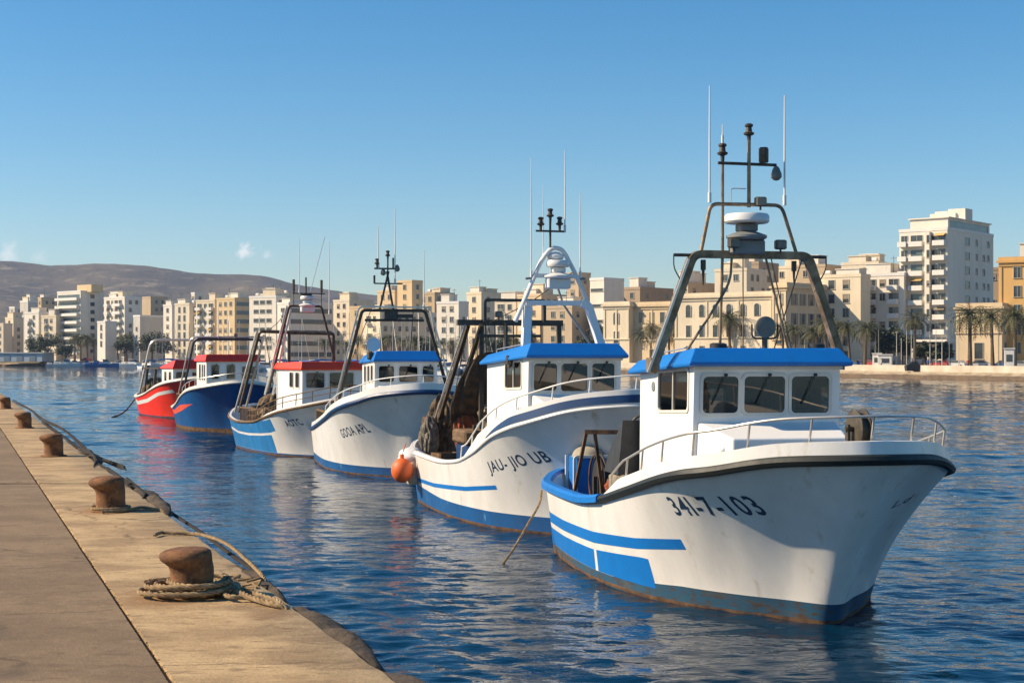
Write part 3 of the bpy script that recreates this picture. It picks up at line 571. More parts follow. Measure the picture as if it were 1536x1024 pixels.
ar.tube(spline([L(AS, -1.22, 5.05), L(AS, -.98, 5.58), L(AS, -.7, 6.22), L(AS, -.5, 6.62), L(AS, -.25, 6.88), L(AS, .02, 6.84), L(AS, .25, 6.48), L(AS, .42, 6.15), L(AS, .62, 5.7), L(AS, .85, 5.15), L(AS, 1.14, 4.45)], 6), .058, 10)
ar.beam([L(AS, -.95, 4.4), L(AS, -.9, 5.45)], .1); ar.beam([L(AS, -.92, 5.52), L(AS, .7, 5.52)], .06); ar.beam([L(AS, -.68, 6.2), L(AS, .42, 6.2)], .05); ar.beam(bend([L(AS-.1, .5, 5.52), L(AS-.1, .68, 5.46), L(AS-.1, 1.02, 4.42)], .1), .09)
a2 = ar.build('arch', white2, B2)
radar(a2, AS-.1, -.13, 6.42, .29, 1); MB().lathe([(.02, 0), (.2, 0), (.23, .04), (.23, .1), (.12, .18), (.02, .2)], L(AS+.1, -.15, 6.62), 18).build('satellite_dome', lensw, a2)
q = MB(); q.tube([L(AS, -.3, 6.85), L(AS, -.3, 7.6)], .03, 8); q.tube([L(AS, -.68, 7.32), L(AS, .08, 7.32)], .026, 8); q.build('mast', dark, a2)
lamp(a2, AS, -.55, 7.5, 'nav'); lamp(a2, AS, -.05, 7.52, 'nav'); lamp(a2, AS, -.3, 7.72, 'nav')
whip(a2, AS, -.8, 6.15, 9.15, .018); whip(a2, AS, .09, 7.3, 9.37, .018); whip(a2, AS+.2, -.42, 6.6, 8.48, .014); whip(a2, AS, .5, 6.15, 8.3, .018)
q = MB(); q.tube([L(AS, -.95, 6.12), L(AS, -.7, 6.15)], .03, 6); q.tube([L(AS, .4, 6.14), L(AS, .62, 6.14)], .03, 6); q.tube([L(AS+.3, -.1, 6.2), L(AS+.3, .15, 5.5), L(AS+.3, .9, 4.45)], .03, 6); q.build('stay', greyp, a2)
gg = MB(); gg.lathe([(.03, 0), (.1, 0), (.12, .05), (.06, .1)], L(3.9, -1.32, 4.0), 12, axis='y'); gg.box(L(3.9, -1.3, 4.1), (.14, .1, .2)); gg.build('roof_lamp', dark, cab2)
# stern gantry of boat two
g2 = MB()
for dw in (0, .3): g2.beam([L(11.4-dw, -1.45+dw, 1.5), L(8.3-dw, -1.15+dw, 5.05)], .05)
g2.beam([L(8.2, -1.5, 5.12), L(8.2, 1.6, 5.12)], .08); g2.beam(bend([L(8.0, -.75, 5.15), L(8.0, -.75, 5.75), L(8.0, 1.0, 5.75), L(8.0, 1.0, 5.15)], .08), .04); g2.beam([L(8.1, -.9, 4.75), L(8.1, .9, 4.75)], .04)
g2.beam([L(8.2, -.8, 1.0), L(8.2, -.8, 5.1)], .06); g2.beam([L(7.6, -.25, 1.0), L(7.6, -.25, 5.1)], .035); g2.beam([L(8.2, 1.5, 1.0), L(8.2, 1.5, 5.1)], .06)
for k in range(7): g2.tube([L(8.1, -.7+.27*k, 5.1), L(8.1, -.68+.27*k, 4.15-.2*math.sin(k*2.3))], .018, 5)
gg = g2.build('stern_gantry', dark, B2); lamp(gg, 8.0, -.35, 5.35)
g2 = MB(); g2.tube([L(11.2, -1.62, 1.6), L(8.1, -1.3, 5.05)], .028, 6); g2.build('gantry_highlight_bar', steel, gg)  # pale bar added on the sunny side as the gantry's highlight
hh = folds('net_pile', onboat('two', 11.1, -1.1, 2.15), (.52, .5, .85), net, 'tall brown clump of hanging nets at the stern corner of the second boat', 'fishing net', 11, k=17)
hh = folds('net_pile', onboat('two', 10.6, -1.7, 1.85), (.26, .26, .55), mat('grey_net', (.3, .26, .2), .95, col2=(.1, .08, .06), vscale=7, bump=1, bscale=22, bdist=.05), 'small pale grey bundled net left of the stern gantry of the second boat', 'fishing net', 13, k=11)
nb = MB(); lo = []
for k in range(19):
    f = k/18; c = Vector(L(9.9-f*2.0, -.95+f*.25, 1.9+f*2.15)); r = .2+.34*math.sin(f*2.6)
    lo.append([c+Vector((math.cos(a)*r*.8*(1+.22*abs(math.sin(5*a+f*3))+.1*math.sin(3*a+f*4)), math.sin(a)*r*(1+.22*abs(math.sin(5*a+f*3))), .25*math.cos(a))) for a in [2*math.pi*i/70 for i in range(70)]])
nb.loft(lo); o = nb.build('hung_net', mat('dark_trawl', (.05, .042, .036), .9, col2=(.13, .085, .05), vscale=3, bump=1, bscale=16, bdist=.06, thr=(.45, .65)), None, smooth=70); o.location = (*BOATS['two']['o'], 0); o.rotation_euler = (0, 0, R(17)-math.pi/2); tag(o, 'dark cone shaped trawl net hung up under the stern gantry of the second boat', 'fishing net')
hh = folds('net_pile', onboat('two', 9.6, -.9, 2.3), (.3, .32, .85), netr, 'orange and brown net bunched below the dark hung trawl of the second boat', 'fishing net', 15, k=12, rz=.4)
hh = heap('float_bag', onboat('two', 8.4, -.35, 2.5), (.42, .32, .42), mat('tan_canvas', (.38, .32, .24), .9, col2=(.16, .12, .08), bump=.6, bscale=8), 'tan canvas bag beside the dark hung trawl on the second boat', 'bag', 16, .4)
wb = empty('winch_box', onboat('two', 8.1, -.4, 1.0), R(17)-math.pi/2, 'dark blue winch housing with a brown lid on the aft deck of the second boat', 'winch')
MB().box((0, 0, .35), (1.2, 2.0, .8), bev=.04).build('housing', nblue, wb); MB().box((0, 0, .95), (1.35, 2.2, .38), bev=.06).build('lid', wood, wb)
for k in (-.8, 0, .8): MB().beam([(.62, k, 0), (.62, k, 1.3)], .04).build('post', rust, wb)
q = MB(); q.box((0, 0, .45), (.3, .16, .9)); q.box((0, -.1, .55), (.22, .04, .5)); o = q.build('trawl_block', rust, None); o.location = onboat('two', 10.8, -1.75, 1.5); o.rotation_euler = (0, 0, R(17)-math.pi/2); tag(o, 'upright rusty trawl block bolted near the stern of the second boat', 'trawl block')
bc = onboat('two', 11.0, -2.25, 1.1)
e = empty('buoy', W(603, 705, 41.5), 0, 'bright orange ball buoy hanging at the stern of the second boat', 'buoy')
MB().ell((0, 0, 0), (.31, .31, .35), 22, 14).build('float', orange, e); q = MB(); q.tube([(0, 0, .33), (0, 0, .45)], .06, 10); q.tube([(0, 0, .42), (.1, .1, .75)], .015, 5); q.build('eye', orange, e)
q = MB(); q.lathe([(.1, -.42), (.2, -.4), (.23, -.3), (.23, .3), (.2, .4), (.1, .44)], (0, 0, 0), 18); o = q.build('fender', mat('worn_fender', (.6, .52, .38), .6, col2=(.35, .27, .17), vscale=3), None, smooth=40); o.location = W(621, 704, 41.9); tag(o, 'off white cylinder fender hanging beside the orange buoy', 'fender')
q = MB(); q.ell((0, 0, 0), (.38, .34, .26), 20, 12, 0, .2, 3); o = q.build('fender', lensw, None); o.location = W(617, 684, 42.0); tag(o, 'plump white fender lying on the stern rail above the orange buoy', 'fender')

# --- boat three
B3 = boat('three', 'white fishing boat with blue roof, dark gantry and thick navy rail line'); h3 = mkhull('three', flare=1.9, aftp=1.1)
hull3, hb3, dd3 = build_hull(h3, B3, (white, hblue, rust), lambda s: .34, .3, s_full=3.5, deck_dd=(.02, .55), rail_r=.075, rail_m=nblue, aft_h=.25)
hull_text(h3, 'GOOA APL', 2.15, 1.3, .42, 1.6, .42, hull3)
hull_patch(h3, [(7.2, .9, .95), (7.6, .88, 1.5), (7.64, .88, 1.5)], 'seam', cream, hull3)
cab3 = wheelhouse(B3, 1.9, 4.8, 1.12, 1.9, 3.98, [(-.98, -.42, 3.26, 3.84), (-.26, .42, 3.26, 3.84), (.58, 1.0, 3.26, 3.84)], [(2.2, 2.7, 3.2, 3.8), (3.0, 3.5, 3.2, 3.8), (3.8, 4.3, 3.2, 3.8)], blue, (4.36, 4.2, .18), rake=.1, ztb=3.9, fr_over=.12, ov=.1, spl=False)
t = MB(); t.loft([[L(.6, -.8, 2.4), L(.6, .9, 2.4), L(.7, .8, 3.05), L(.7, -.8, 3.05)], [L(1.92, -1.05, 2.3), L(1.92, 1.05, 2.3), L(1.92, 1.0, 3.15), L(1.92, -1.0, 3.15)]]); t.build('trunk_cabin', white2, B3, smooth=0)
railing(h3, B3, 4.5, hb3, lambda s: .25, 6, .02, m=lensw)
q = MB(); q.beam(bend([L(4.3, -2.05, 2.6), L(4.3, -1.2, 5.86), L(4.3, 1.15, 5.86), L(4.3, 1.95, 3.1)], .15), .055); q.beam([L(4.3, -1.1, 5.5), L(4.3, 1.1, 5.5)], .045); g3 = q.build('gantry', dark, B3)
MB().beam(bend([L(4.1, -2.22, 2.5), L(4.1, -1.34, 5.98), L(4.1, 1.3, 5.98), L(4.1, 2.1, 3.0)], .15), .03).build('gantry_highlight_bar', steel, g3)  # lighter bar beside the dark gantry, standing in for its sunlit edge
q = MB(); q.beam([L(4.3, -.55, 5.9), L(4.3, -.22, 7.3)], .035); q.beam([L(4.3, -.05, 5.9), L(4.3, -.28, 7.3)], .035); q.tube([L(4.3, -.25, 7.1), L(4.3, -.25, 7.8)], .03, 6); q.beam([L(4.3, -.75, 7.4), L(4.3, .1, 7.4)], .03); q.beam([L(4.3, -.75, 6.85), L(4.3, .3, 6.85)], .025); q.tube([L(4.3, -.75, 6.85), L(4.3, -.75, 7.15)], .04, 6); q.tube([L(4.3, -.05, 7.4), L(4.3, -.05, 7.8)], .035, 6); ms = q.build('mast', dark, g3)
lamp(ms, 4.3, -.65, 7.6, 'nav'); lamp(ms, 4.3, -.42, 7.3, 'dome'); lamp(ms, 4.3, .1, 7.45, 'dome'); lamp(ms, 4.3, -.25, 7.9, 'nav')
whip(g3, 4.3, -.6, 7.4, 8.95, .022); whip(g3, 4.3, .02, 6.85, 9.6, .022); whip(g3, 4.3, 1.1, 5.9, 8.1, .026)
q = MB(); q.box(L(4.2, -.15, 5.68), (.2, .5, .28)); q.box(L(4.2, .35, 5.65), (.2, .6, .14)); q.build('floodlight', dark, g3)
q = MB(); q.lathe([(.03, 0), (.2, .03), (.26, .12)], L(3.6, -.9, 4.6), 16, axis='x'); q.tube([L(3.6, -.9, 4.3), L(3.6, -.9, 4.6)], .03, 6); q.build('dish', lensw, cab3)
q = MB(); q.lathe([(.08, 0), (.12, .05), (.12, .25), (.06, .3)], L(2.3, -1.2, 4.05), 12); q.build('roof_lamp', dark, cab3)
e = empty('side_rail', onboat('three', 7.6, -2.3, 1.45), R(14)-math.pi/2, 'low rail of pale wooden pickets along the stern of the third boat', 'rail')
for k in range(9): MB().beam([(1.6-k*.4, 0, 0), (1.6-k*.4, 0, .62)], .03).build('picket', wood, e)
MB().beam([(1.7, 0, .62), (-1.7, 0, .6)], .035).build('top_rail', wood, e)

# --- boat four
B4 = boat('four', 'red roofed fishing boat with light blue stern half and white bow'); h4 = mkhull('four', flare=1.8, aftp=1.1)
hull4, hb4, dd4 = build_hull(h4, B4, (white, hblue, rust), lambda s: .12, .12, s_full=2.6, deck_dd=(.1, .6), rail_r=.05, rail_m=wood, aft_h=.05)
band = mat('worn_blue_paint', (.02, .2, .5), .45, var=.3, vscale=2, stretch=(1, 1, .3), c3=(.25, .3, .35), s3=6, t3=(.6, .75))
hull_patch(h4, [(2.35, 1.08, 1.58), (2.9, .98, 1.5), (4, .9, 1.4), (6, .82, 1.25), (8, .82, 1.18), (10, 1.0, 1.33), (12.1, 1.25, 1.65)], 'blue_panel', band, hull4)
hull_patch(h4, [(2.9, .13, .88), (4, .13, .8), (6, .13, .72), (8, .13, .72), (10, .13, .88), (12.0, .13, 1.1)], 'blue_panel', band, hull4)
hull_text(h4, 'AOTC', 1.3, 1.28, .45, 1.4, .36, hull4)
cab4 = wheelhouse(B4, 1.2, 5.2, 1.3, 1.6, 3.6, [(-1.15, -.35, 2.86, 3.5), (-.15, .9, 2.86, 3.5)], [(1.6, 2.2, 2.86, 3.5), (2.5, 3.1, 2.86, 3.5)], mat('tomato_paint', (.85, .055, .012), .45, var=.15), (3.95, 3.88, .1), rake=.05, ztb=3.6, fr_over=.1, ov=.12, spl=False)
railing(h4, B4, 6.0, hb4, lambda s: .45, 10, .022, m=wood, mid=True)
q = MB(); q.beam(bend([L(9.6, -1.9, 1.6), L(7.2, -1.55, 5.28), L(7.2, 1.9, 5.2), L(8.0, 2.1, 1.5)], .15), .055); q.beam([L(7.2, -.2, 5.25), L(7.2, -.2, 1.2)], .06); g4 = q.build('stern_gantry', dark, B4)
q = MB(); q.beam([L(9.5, -2.12, 1.6), L(7.0, -1.72, 5.3)], .035); q.beam([L(9.3, -1.7, 1.6), L(7.2, -1.35, 5.1)], .04); q.build('gantry_highlight_bar', steel, g4)  # bright bars added to give the dark stern gantry lit edges
q = MB(); q.beam(bend([L(5.5, -1.6, 2.6), L(4.8, -.85, 6.35), L(4.8, .6, 6.35), L(4.8, 1.2, 4.0)], .15), .045); g4b = q.build('gantry', dark, B4)
q = MB(); q.beam([L(5.3, -1.8, 2.5), L(4.6, -1.0, 6.35)], .032); q.beam([L(5.3, -1.45, 2.5), L(4.9, -.75, 6.2)], .035); q.build('gantry_highlight_bar', steel, g4b)  # same added highlight bars for the forward gantry
q = MB(); q.beam([L(4.8, -.7, 6.9), L(4.8, .75, 6.9)], .025); q.tube([L(4.8, -.1, 6.35), L(4.8, -.1, 7.6)], .04, 6)
for wx in (-.65, .6): q.tube([L(4.8, wx, 6.3), L(4.8, wx, 7.0)], .02, 6); q.tube([L(4.8, wx, 6.95), L(4.8, wx, 7.5)], .06, 6)
q.box(L(4.8, -.1, 6.75), (.3, .45, .3)); q.build('mast', dark, g4b)
radar(g4b, 4.6, -.1, 6.62, .3, 1)
whip(g4b, 4.8, -.4, 6.9, 9.3, .02); whip(g4b, 4.8, .95, 6.0, 9.2, .022); MB().tube([L(4.8, .1, 7.0), L(4.8, .75, 9.4)], .015, 5).build('antenna', lensw, g4b)
folds('net_pile', onboat('four', 9.2, -.3, 1.6), (.9, .9, .8), net, 'dark net heap on the stern of the boat with the orange red roof', 'fishing net', 21)
folds('net_pile', onboat('four', 7.6, -1.2, 1.3), (.6, .6, .5), mat('tan_net', (.3, .21, .12), .95, col2=(.12, .08, .05), vscale=6, bump=1, bscale=20, bdist=.05), 'tan net heap amidships on the boat with the orange red roof', 'fishing net', 22)
q = MB(); q.tube([(0, 0, 0), (0, 0, 2.2)], .12, 10); q.tube([(0, 0, 2.2), (0, 0, 2.35)], .16, 10); o = q.build('exhaust_stack', lensw, None); o.location = onboat('four', 6.6, -.6, 1.2); tag(o, 'white exhaust stack standing on the deck behind the orange red roof', 'exhaust stack')

# --- boat five
B5 = boat('five', 'dark blue hulled fishing boat with red roof and red flash along its stern'); h5 = mkhull('five', flare=1.7, aftp=1.1)
bl5 = mat('deep_blue_paint', (.008, .08, .26), .35, var=.2, vscale=1.5)
hull5, hb5, dd5 = build_hull(h5, B5, (bl5, rust, rust), lambda s: .2, .15, s_full=3, deck_dd=(.05, .5), rail_r=.06, rail_m=cream, aft_h=.1, cap=cream)
hull_patch(h5, [(2.0, 1.5, 1.52), (4.5, 1.05, 1.4), (7, .78, 1.02), (10.5, .85, 1.1)], 'red_flash', orangered, hull5)
cab5 = wheelhouse(B5, 1.4, 5.2, 1.45, 2.0, 3.86, [(-1.2, -.75, 2.9, 3.7), (-.35, .12, 2.9, 3.7), (.5, 1.35, 2.9, 3.6)], [(1.8, 2.3, 2.8, 3.7), (2.6, 3.1, 2.8, 3.7), (3.5, 4.2, 2.8, 3.7)], red, (4.26, 4.2, .12), rake=.02, fr_over=.12, ov=.12, spl=False)
railing(h5, B5, 4.0, hb5, lambda s: .35, 6, .022)
q = MB(); q.beam(bend([L(9.6, -1.75, 1.5), L(6.6, -1.4, 5.15), L(6.6, 2.6, 5.15), L(8.5, 2.2, 1.5)], .4), .055); g5 = q.build('stern_gantry', mat('blue_steel', (.03, .06, .1), .4, .4, col2=(.1, .1, .1)), B5)
MB().beam(bend([L(9.7, -1.98, 1.5), L(6.6, -1.6, 5.27), L(6.6, 2.7, 5.3)], .4), .035).build('gantry_highlight_bar', steel, g5)  # bright bar along the arch, added as its edge highlight
folds('net_pile', onboat('five', 8.2, -.9, 1.5), (.8, .7, .9), mat('blue_net', (.03, .1, .22), .95, col2=(.1, .09, .08), vscale=5, bump=1, bscale=20, bdist=.05), 'blue grey net heap under the steel arch of the dark blue boat', 'fishing net', 31)
whip(g5, 6.6, 0, 5.2, 7.2, .022); lamp(g5, 6.5, 1.0, 5.4)
# --- boat six
B6 = boat('six', 'red fishing boat with white wave band, leftmost and farthest of the fishing boats'); h6 = mkhull('six', flare=1.6, aftp=1.1)
hull6, hb6, dd6 = build_hull(h6, B6, (red, nblue, rust), lambda s: .12, .15, s_full=3, deck_dd=(.05, .5), rail_r=.06, rail_m=cream, aft_h=.1, cap=cream)
hull_patch(h6, [(.5, 1.75, 1.95), (2.5, 1.5, 1.72), (5, 1.0, 1.25), (8, .75, 1.0), (10.6, .8, 1.45)], 'white_band', lensw, hull6)
hull_patch(h6, [(9.2, .1, .7), (9.8, .1, .7)], 'white_band', lensw, hull6)
cab6 = wheelhouse(B6, 2.6, 5.6, 1.2, 1.8, 3.3, [(-1.0, -.2, 2.5, 3.1), (.1, .9, 2.5, 3.1)], [(3.0, 3.7, 2.4, 3.1), (4.3, 4.9, 2.4, 3.1)], red, (3.9, 3.55, .3), rake=.1, fr_over=.2, ov=.12, spl=False)
q = MB(); q.beam(bend([L(10.2, -1.7, 1.5), L(8.2, -1.35, 5.3), L(8.2, 2.6, 5.3), L(9.4, 2.0, 1.5)], .6), .06); g6 = q.build('stern_gantry', steel, B6)
q = MB(); q.beam([L(9.3, -1.55, 1.4), L(9.3, -1.3, 3.5)], .08); q.beam([L(9.3, -1.6, 3.3), L(6, -1.3, 3.3)], .05); q.beam([L(7.3, -1.4, 1.4), L(7.3, -1.2, 3.3)], .08); q.build('shelter_frame', dark, B6)
folds('net_pile', onboat('six', 9.4, -.8, 1.6), (.75, .7, 1.0), net, 'dark net heap at the stern of the red boat', 'fishing net', 41)
mb = MB(); a = W(203, 598, 106); rope_mb(mb, [a, a.lerp(W(168, 626, EYE*F_PX/(626-HOR)), .5)+Vector((0, 0, -.3)), W(168, 626, EYE*F_PX/(626-HOR))], .06, step=.2)
tag(mb.build('mooring_rope', roped, None), 'dark slack rope running from the red boat into the water', 'rope')

def pickets(key, s0, s1, w0, w1, z, h_, label, n=10):
    th = R(BOATS[key]['th']); e = empty('picket_rail', onboat(key, s0, w0, z), th-math.pi/2, label, 'rail'); ds, dw = -(s1-s0), w1-w0
    for k in range(n): MB().beam([(ds*k/(n-1), dw*k/(n-1), 0), (ds*k/(n-1), dw*k/(n-1), h_)], .022).build('picket', wood, e)
    MB().beam([(0, 0, h_), (ds, dw, h_)], .03).build('top_rail', wood, e)
pickets('four', 5.6, 8.3, -2.1, -2.15, 1.25, .62, 'tan picket rail along the side of the boat with the light blue stern', 12)
pickets('five', 6.0, 8.2, -2.2, -2.2, 1.4, .55, 'short picket rail on the side of the dark blue boat', 8)
def crate(key, s, w, z, sz, m, label, rz=0):
    e = empty('fish_crate', onboat(key, s, w, z), R(BOATS[key]['th'])+rz, label, 'crate'); q = MB(); x, y, h_ = sz
    for cc, ss in (((0, 0, .03), (x, y, .06)), ((0, -y/2, h_/2), (x, .04, h_)), ((0, y/2, h_/2), (x, .04, h_)), ((-x/2, 0, h_/2), (.04, y-.04, h_)), ((x/2, 0, h_/2), (.04, y-.04, h_))): q.box(cc, ss)
    q.build('body', m, e, smooth=0); MB().box((0, -y/2-.03, h_*.8), (x*.5, .03, .05)).build('handle', m, e, smooth=0)
crate('four', 6.2, -.5, 1.0, (.8, .6, .7), blue, 'bright blue crate behind the orange red roofed wheelhouse')
crate('four', 8.6, .9, .9, (.8, .6, .9), wood, 'brown wooden crate at the stern of the boat with the light blue stern')
crate('two', 9.0, -1.6, 1.0, (.7, .5, .45), wood, 'brown crate on deck under the stern gantry of the second boat', .3)
crate('five', 6.4, -1.0, 1.2, (.9, .7, .8), smw_ if 0 else cream, 'cream crate behind the wheelhouse of the dark blue boat')
for key, s, w, z, r_, h_, label in (('four', 10.4, -.9, 1.0, .28, .85, 'dark drum at the stern of the boat with the light blue stern'), ('three', 8.4, -1.6, 1.0, .3, 1.0, 'dark drum behind the picket rail of the third boat'), ('one', 9.4, .3, 1.0, .3, .85, 'dark oil drum standing near the stern of the nearest boat')):
    q = MB(); q.lathe([(r_*.9, 0), (r_, .02), (r_, h_*.33), (r_*1.05, h_*.35), (r_, h_*.37), (r_, h_*.65), (r_*1.05, h_*.67), (r_, h_*.69), (r_, h_), (r_*.93, h_+.01), (r_*.9, h_-.03)], (0, 0, 0), 20); o = q.build('oil_drum', dark, None, smooth=40); o.location = onboat(key, s, w, z); tag(o, label, 'drum')
for key, pts_, label in (('four', [(7.2, -1.3, 5.2), (8.6, -.4, 2.2)], 'hanging wire below the rear gantry of the red roofed boat'), ('two', [(8.2, .6, 5.0), (9.6, .2, 1.6)], 'hanging wire below the stern gantry of the second boat'), ('three', [(4.3, .7, 5.8), (7.6, .9, 1.4)], 'slack wire running aft from the gantry of the third boat')):
    q = MB(); A_, B_ = onboat(key, *pts_[0]), onboat(key, *pts_[1]); q.tube([A_, A_.lerp(B_, .5)+Vector((0, 0, -.2)), B_], .018, 5); tag(q.build('rigging_wire', dark, None), label, 'wire')

for key, A0, B0, label in (('one', (3.45, 1.0, 5.95), (9.5, 1.9, 1.5), 'long stay running aft from the gantry of the nearest boat'), ('two', (3.6, .3, 6.3), (8.2, -.6, 5.1), 'stay between the white arch and the stern gantry of the second boat'), ('two', (8.2, -1.2, 5.05), (12.2, -.8, 1.7), 'thin stay from the stern gantry to the stern of the second boat'), ('three', (4.3, -.9, 5.8), (10.5, -1.9, 1.3), 'stay running aft on the quay side of the third boat'), ('four', (4.8, -.8, 6.3), (7.2, -1.3, 5.2), 'stay joining the two gantries of the red roofed boat'), ('five', (6.6, -1.3, 5.1), (2.0, -.8, 4.2), 'stay from the steel arch to the red roof of the dark blue boat')):
    q = MB(); A_, B_ = onboat(key, *A0), onboat(key, *B0); q.tube([A_, A_.lerp(B_, .5)+Vector((0, 0, -.12)), B_], .014, 5); tag(q.build('rigging_wire', dark, None), label, 'wire')
for cabx, hw_, zr, s0_, s1_ in ((cab, 1.2, 4.22, 3.4, 5.4), (cab2, 1.05, 4.36, 3.5, 5.8)):
    q = MB(); q.tube(bend([L(s0_, -hw_, zr-.05), L(s0_, -hw_, zr+.12), L(s1_, -hw_, zr), L(s1_, -hw_, zr-.12)], .05), .014, 6); q.build('grab_rail', steel, cabx)
# ------------------------------------------------------------------ quay, bollards, ropes
rng = random.Random(7)
ex = lambda y: -.72-.3834*(y-9.41)           # quay edge
jx = lambda y: -2.19-.3820*(y-9.41)          # joint between paving and coping
def groundmat(name, cs, st, rough, grain, gs=38, spots=(), sc=(.22, .1, .035)):
    m = bpy.data.materials.new(name); m.use_nodes = True; nt = m.node_tree; b = nt.nodes['Principled BSDF']; b.inputs['Roughness'].default_value = rough; N = nt.nodes.new; K = nt.links.new
    tc = N('ShaderNodeTexCoord')
    def nz(sc, scl, det=8, rg=.62, rot=0):
        mp = N('ShaderNodeMapping'); mp.inputs['Scale'].default_value = scl; mp.inputs['Rotation'].default_value = (0, 0, rot); K(tc.outputs['Object'], mp.inputs['Vector']); n = N('ShaderNodeTexNoise'); n.inputs['Scale'].default_value = sc; n.inputs['Detail'].default_value = det; n.inputs['Roughness'].default_value = rg; K(mp.outputs[0], n.inputs['Vector']); return n.outputs['Fac']
    def mr(x, a, b_, lo=0, hi=1):
        r_ = N('ShaderNodeMapRange'); r_.inputs[1].default_value = a; r_.inputs[2].default_value = b_; r_.inputs[3].default_value = lo; r_.inputs[4].default_value = hi; K(x, r_.inputs[0]); return r_.outputs[0]
    def mix(f, a, b_):
        x = N('ShaderNodeMix'); x.data_type = 'RGBA'; K(f, x.inputs[0])
        for s, v in ((6, a), (7, b_)):
            if isinstance(v, tuple): x.inputs[s].default_value = v+(1,)
            else: K(v, x.inputs[s])
        return x.outputs[2]
    c = mix(mr(nz(1.1, st), .42, .58), cs[0], cs[1]); c = mix(mr(nz(2.6, st, 10, .7), .58, .72, 0, .6), c, cs[3]); c = mix(mr(nz(4.0, (st[0], st[1]*1.6, 1), 10, .72), .53, .68, 0, .85), c, cs[2])
    vo = N('ShaderNodeTexVoronoi'); vo.feature = 'DISTANCE_TO_EDGE'; vo.inputs['Scale'].default_value = .55
    wn = N('ShaderNodeMapping'); wn.inputs['Scale'].default_value = (1, 1.3, 1); K(tc.outputs['Object'], wn.inputs['Vector'])
    dn = N('ShaderNodeTexNoise'); dn.inputs['Scale'].default_value = 2.2; dn.inputs['Detail'].default_value = 6; K(wn.outputs[0], dn.inputs['Vector']); dm = N('ShaderNodeMix'); dm.data_type = 'RGBA'; dm.inputs[0].default_value = .35; K(wn.outputs[0], dm.inputs[6]); K(dn.outputs['Color'], dm.inputs[7]); K(dm.outputs[2], vo.inputs['Vector'])
    ck = N('ShaderNodeMath'); ck.operation = 'MULTIPLY'; K(mr(vo.outputs['Distance'], 0, .012, 1, 0), ck.inputs[0]); K(mr(nz(.8, (1, 1, 1), 3), .46, .56, 0, .8), ck.inputs[1])
    c = mix(ck.outputs[0], c, tuple(x*.35 for x in cs[2]))
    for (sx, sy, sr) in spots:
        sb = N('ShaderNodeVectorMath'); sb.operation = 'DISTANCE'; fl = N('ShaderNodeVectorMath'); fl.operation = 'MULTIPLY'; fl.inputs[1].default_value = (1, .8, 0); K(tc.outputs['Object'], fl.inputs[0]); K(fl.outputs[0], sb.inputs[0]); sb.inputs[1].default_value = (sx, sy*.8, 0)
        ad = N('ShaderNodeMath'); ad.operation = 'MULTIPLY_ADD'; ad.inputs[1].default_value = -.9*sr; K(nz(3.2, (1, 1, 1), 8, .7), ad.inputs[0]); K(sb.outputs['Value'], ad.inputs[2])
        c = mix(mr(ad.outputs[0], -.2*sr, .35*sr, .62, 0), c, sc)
    g = nz(gs, (1, 1, 1), 4, .75); c = mix(mr(g, .35, .7, 0, .45*grain), c, tuple(x*.5 for x in cs[1])); g2 = nz(gs*2.3, (1, 1, 1), 2, .7); c = mix(mr(g2, .6, .72, 0, .5*grain), c, tuple(min(1, x*1.25) for x in cs[3]))
    K(c, b.inputs['Base Color'])
    b1 = N('ShaderNodeBump'); b1.inputs['Strength'].default_value = .9; b1.inputs['Distance'].default_value = .006; K(g, b1.inputs['Height']); b2 = N('ShaderNodeBump'); b2.inputs['Strength'].default_value = .7; b2.inputs['Distance'].default_value = .02; K(nz(5, (st[0]*1.6, st[1]*1.6, 1), 7, .6), b2.inputs['Height']); K(b1.outputs[0], b2.inputs['Normal']); K(b2.outputs[0], b.inputs['Normal'])
    return m
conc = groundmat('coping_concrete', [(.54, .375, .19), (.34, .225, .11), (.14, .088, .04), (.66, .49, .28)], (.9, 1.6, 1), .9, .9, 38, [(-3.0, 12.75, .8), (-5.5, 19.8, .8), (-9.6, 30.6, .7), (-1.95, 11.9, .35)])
asph = groundmat('grey_paving', [(.27, .185, .105), (.2, .135, .075), (.1, .067, .036), (.35, .25, .15)], (.8, 1.1, 1), .95, 1.5, 60, [(-4.1, 10.9, .55), (-6.6, 15.2, .8), (-5.6, 11.6, .4), (-9.5, 22, 1.0), (-3.3, 9.7, .25)], (.055, .038, .026))
joint = mat('joint_dirt', (.035, .03, .02), .95, var=.4)
qwall = mat('quay_wall_stone', (.16, .125, .09), .9, col2=(.06, .05, .04), vscale=1.2, bump=.9, bscale=5, bdist=.1)
def rot_noise(x, y, s): return mnoise.noise(Vector((x*s, y*s, .3)))
mb = MB(); segs = [(5.0, 24.0), (24.13, 44.86), (45.12, 140)]
for a, b in segs:                             # coping slabs with a worn outer edge
    n = max(8, int((b-a)/(.12 if a < 10 else .5))); rows = []
    for i in range(n+1):
        y = a+(b-a)*i/n; e = ex(y)+.02*rot_noise(y, 0, 3)+.012*rot_noise(y, 5, 11); z = QZ+.004*rot_noise(y, 9, 2); c = .03+.025*abs(rot_noise(y, 3, 6))
        j = jx(y)+.03+.006*rot_noise(y, 1, 5)
        rows.append([(j, y, QZ-.4), (j, y, z), (j+(e-j)*.5, y, z), (e-c, y, z), (e-.3*c, y, z-.35*c), (e, y, z-c), (e-.02, y, QZ-.4)])
    mb.loft(rows, 0, True)
tag(mb.build('quay_coping', conc, None, smooth=35), kind='structure')
mb = MB()
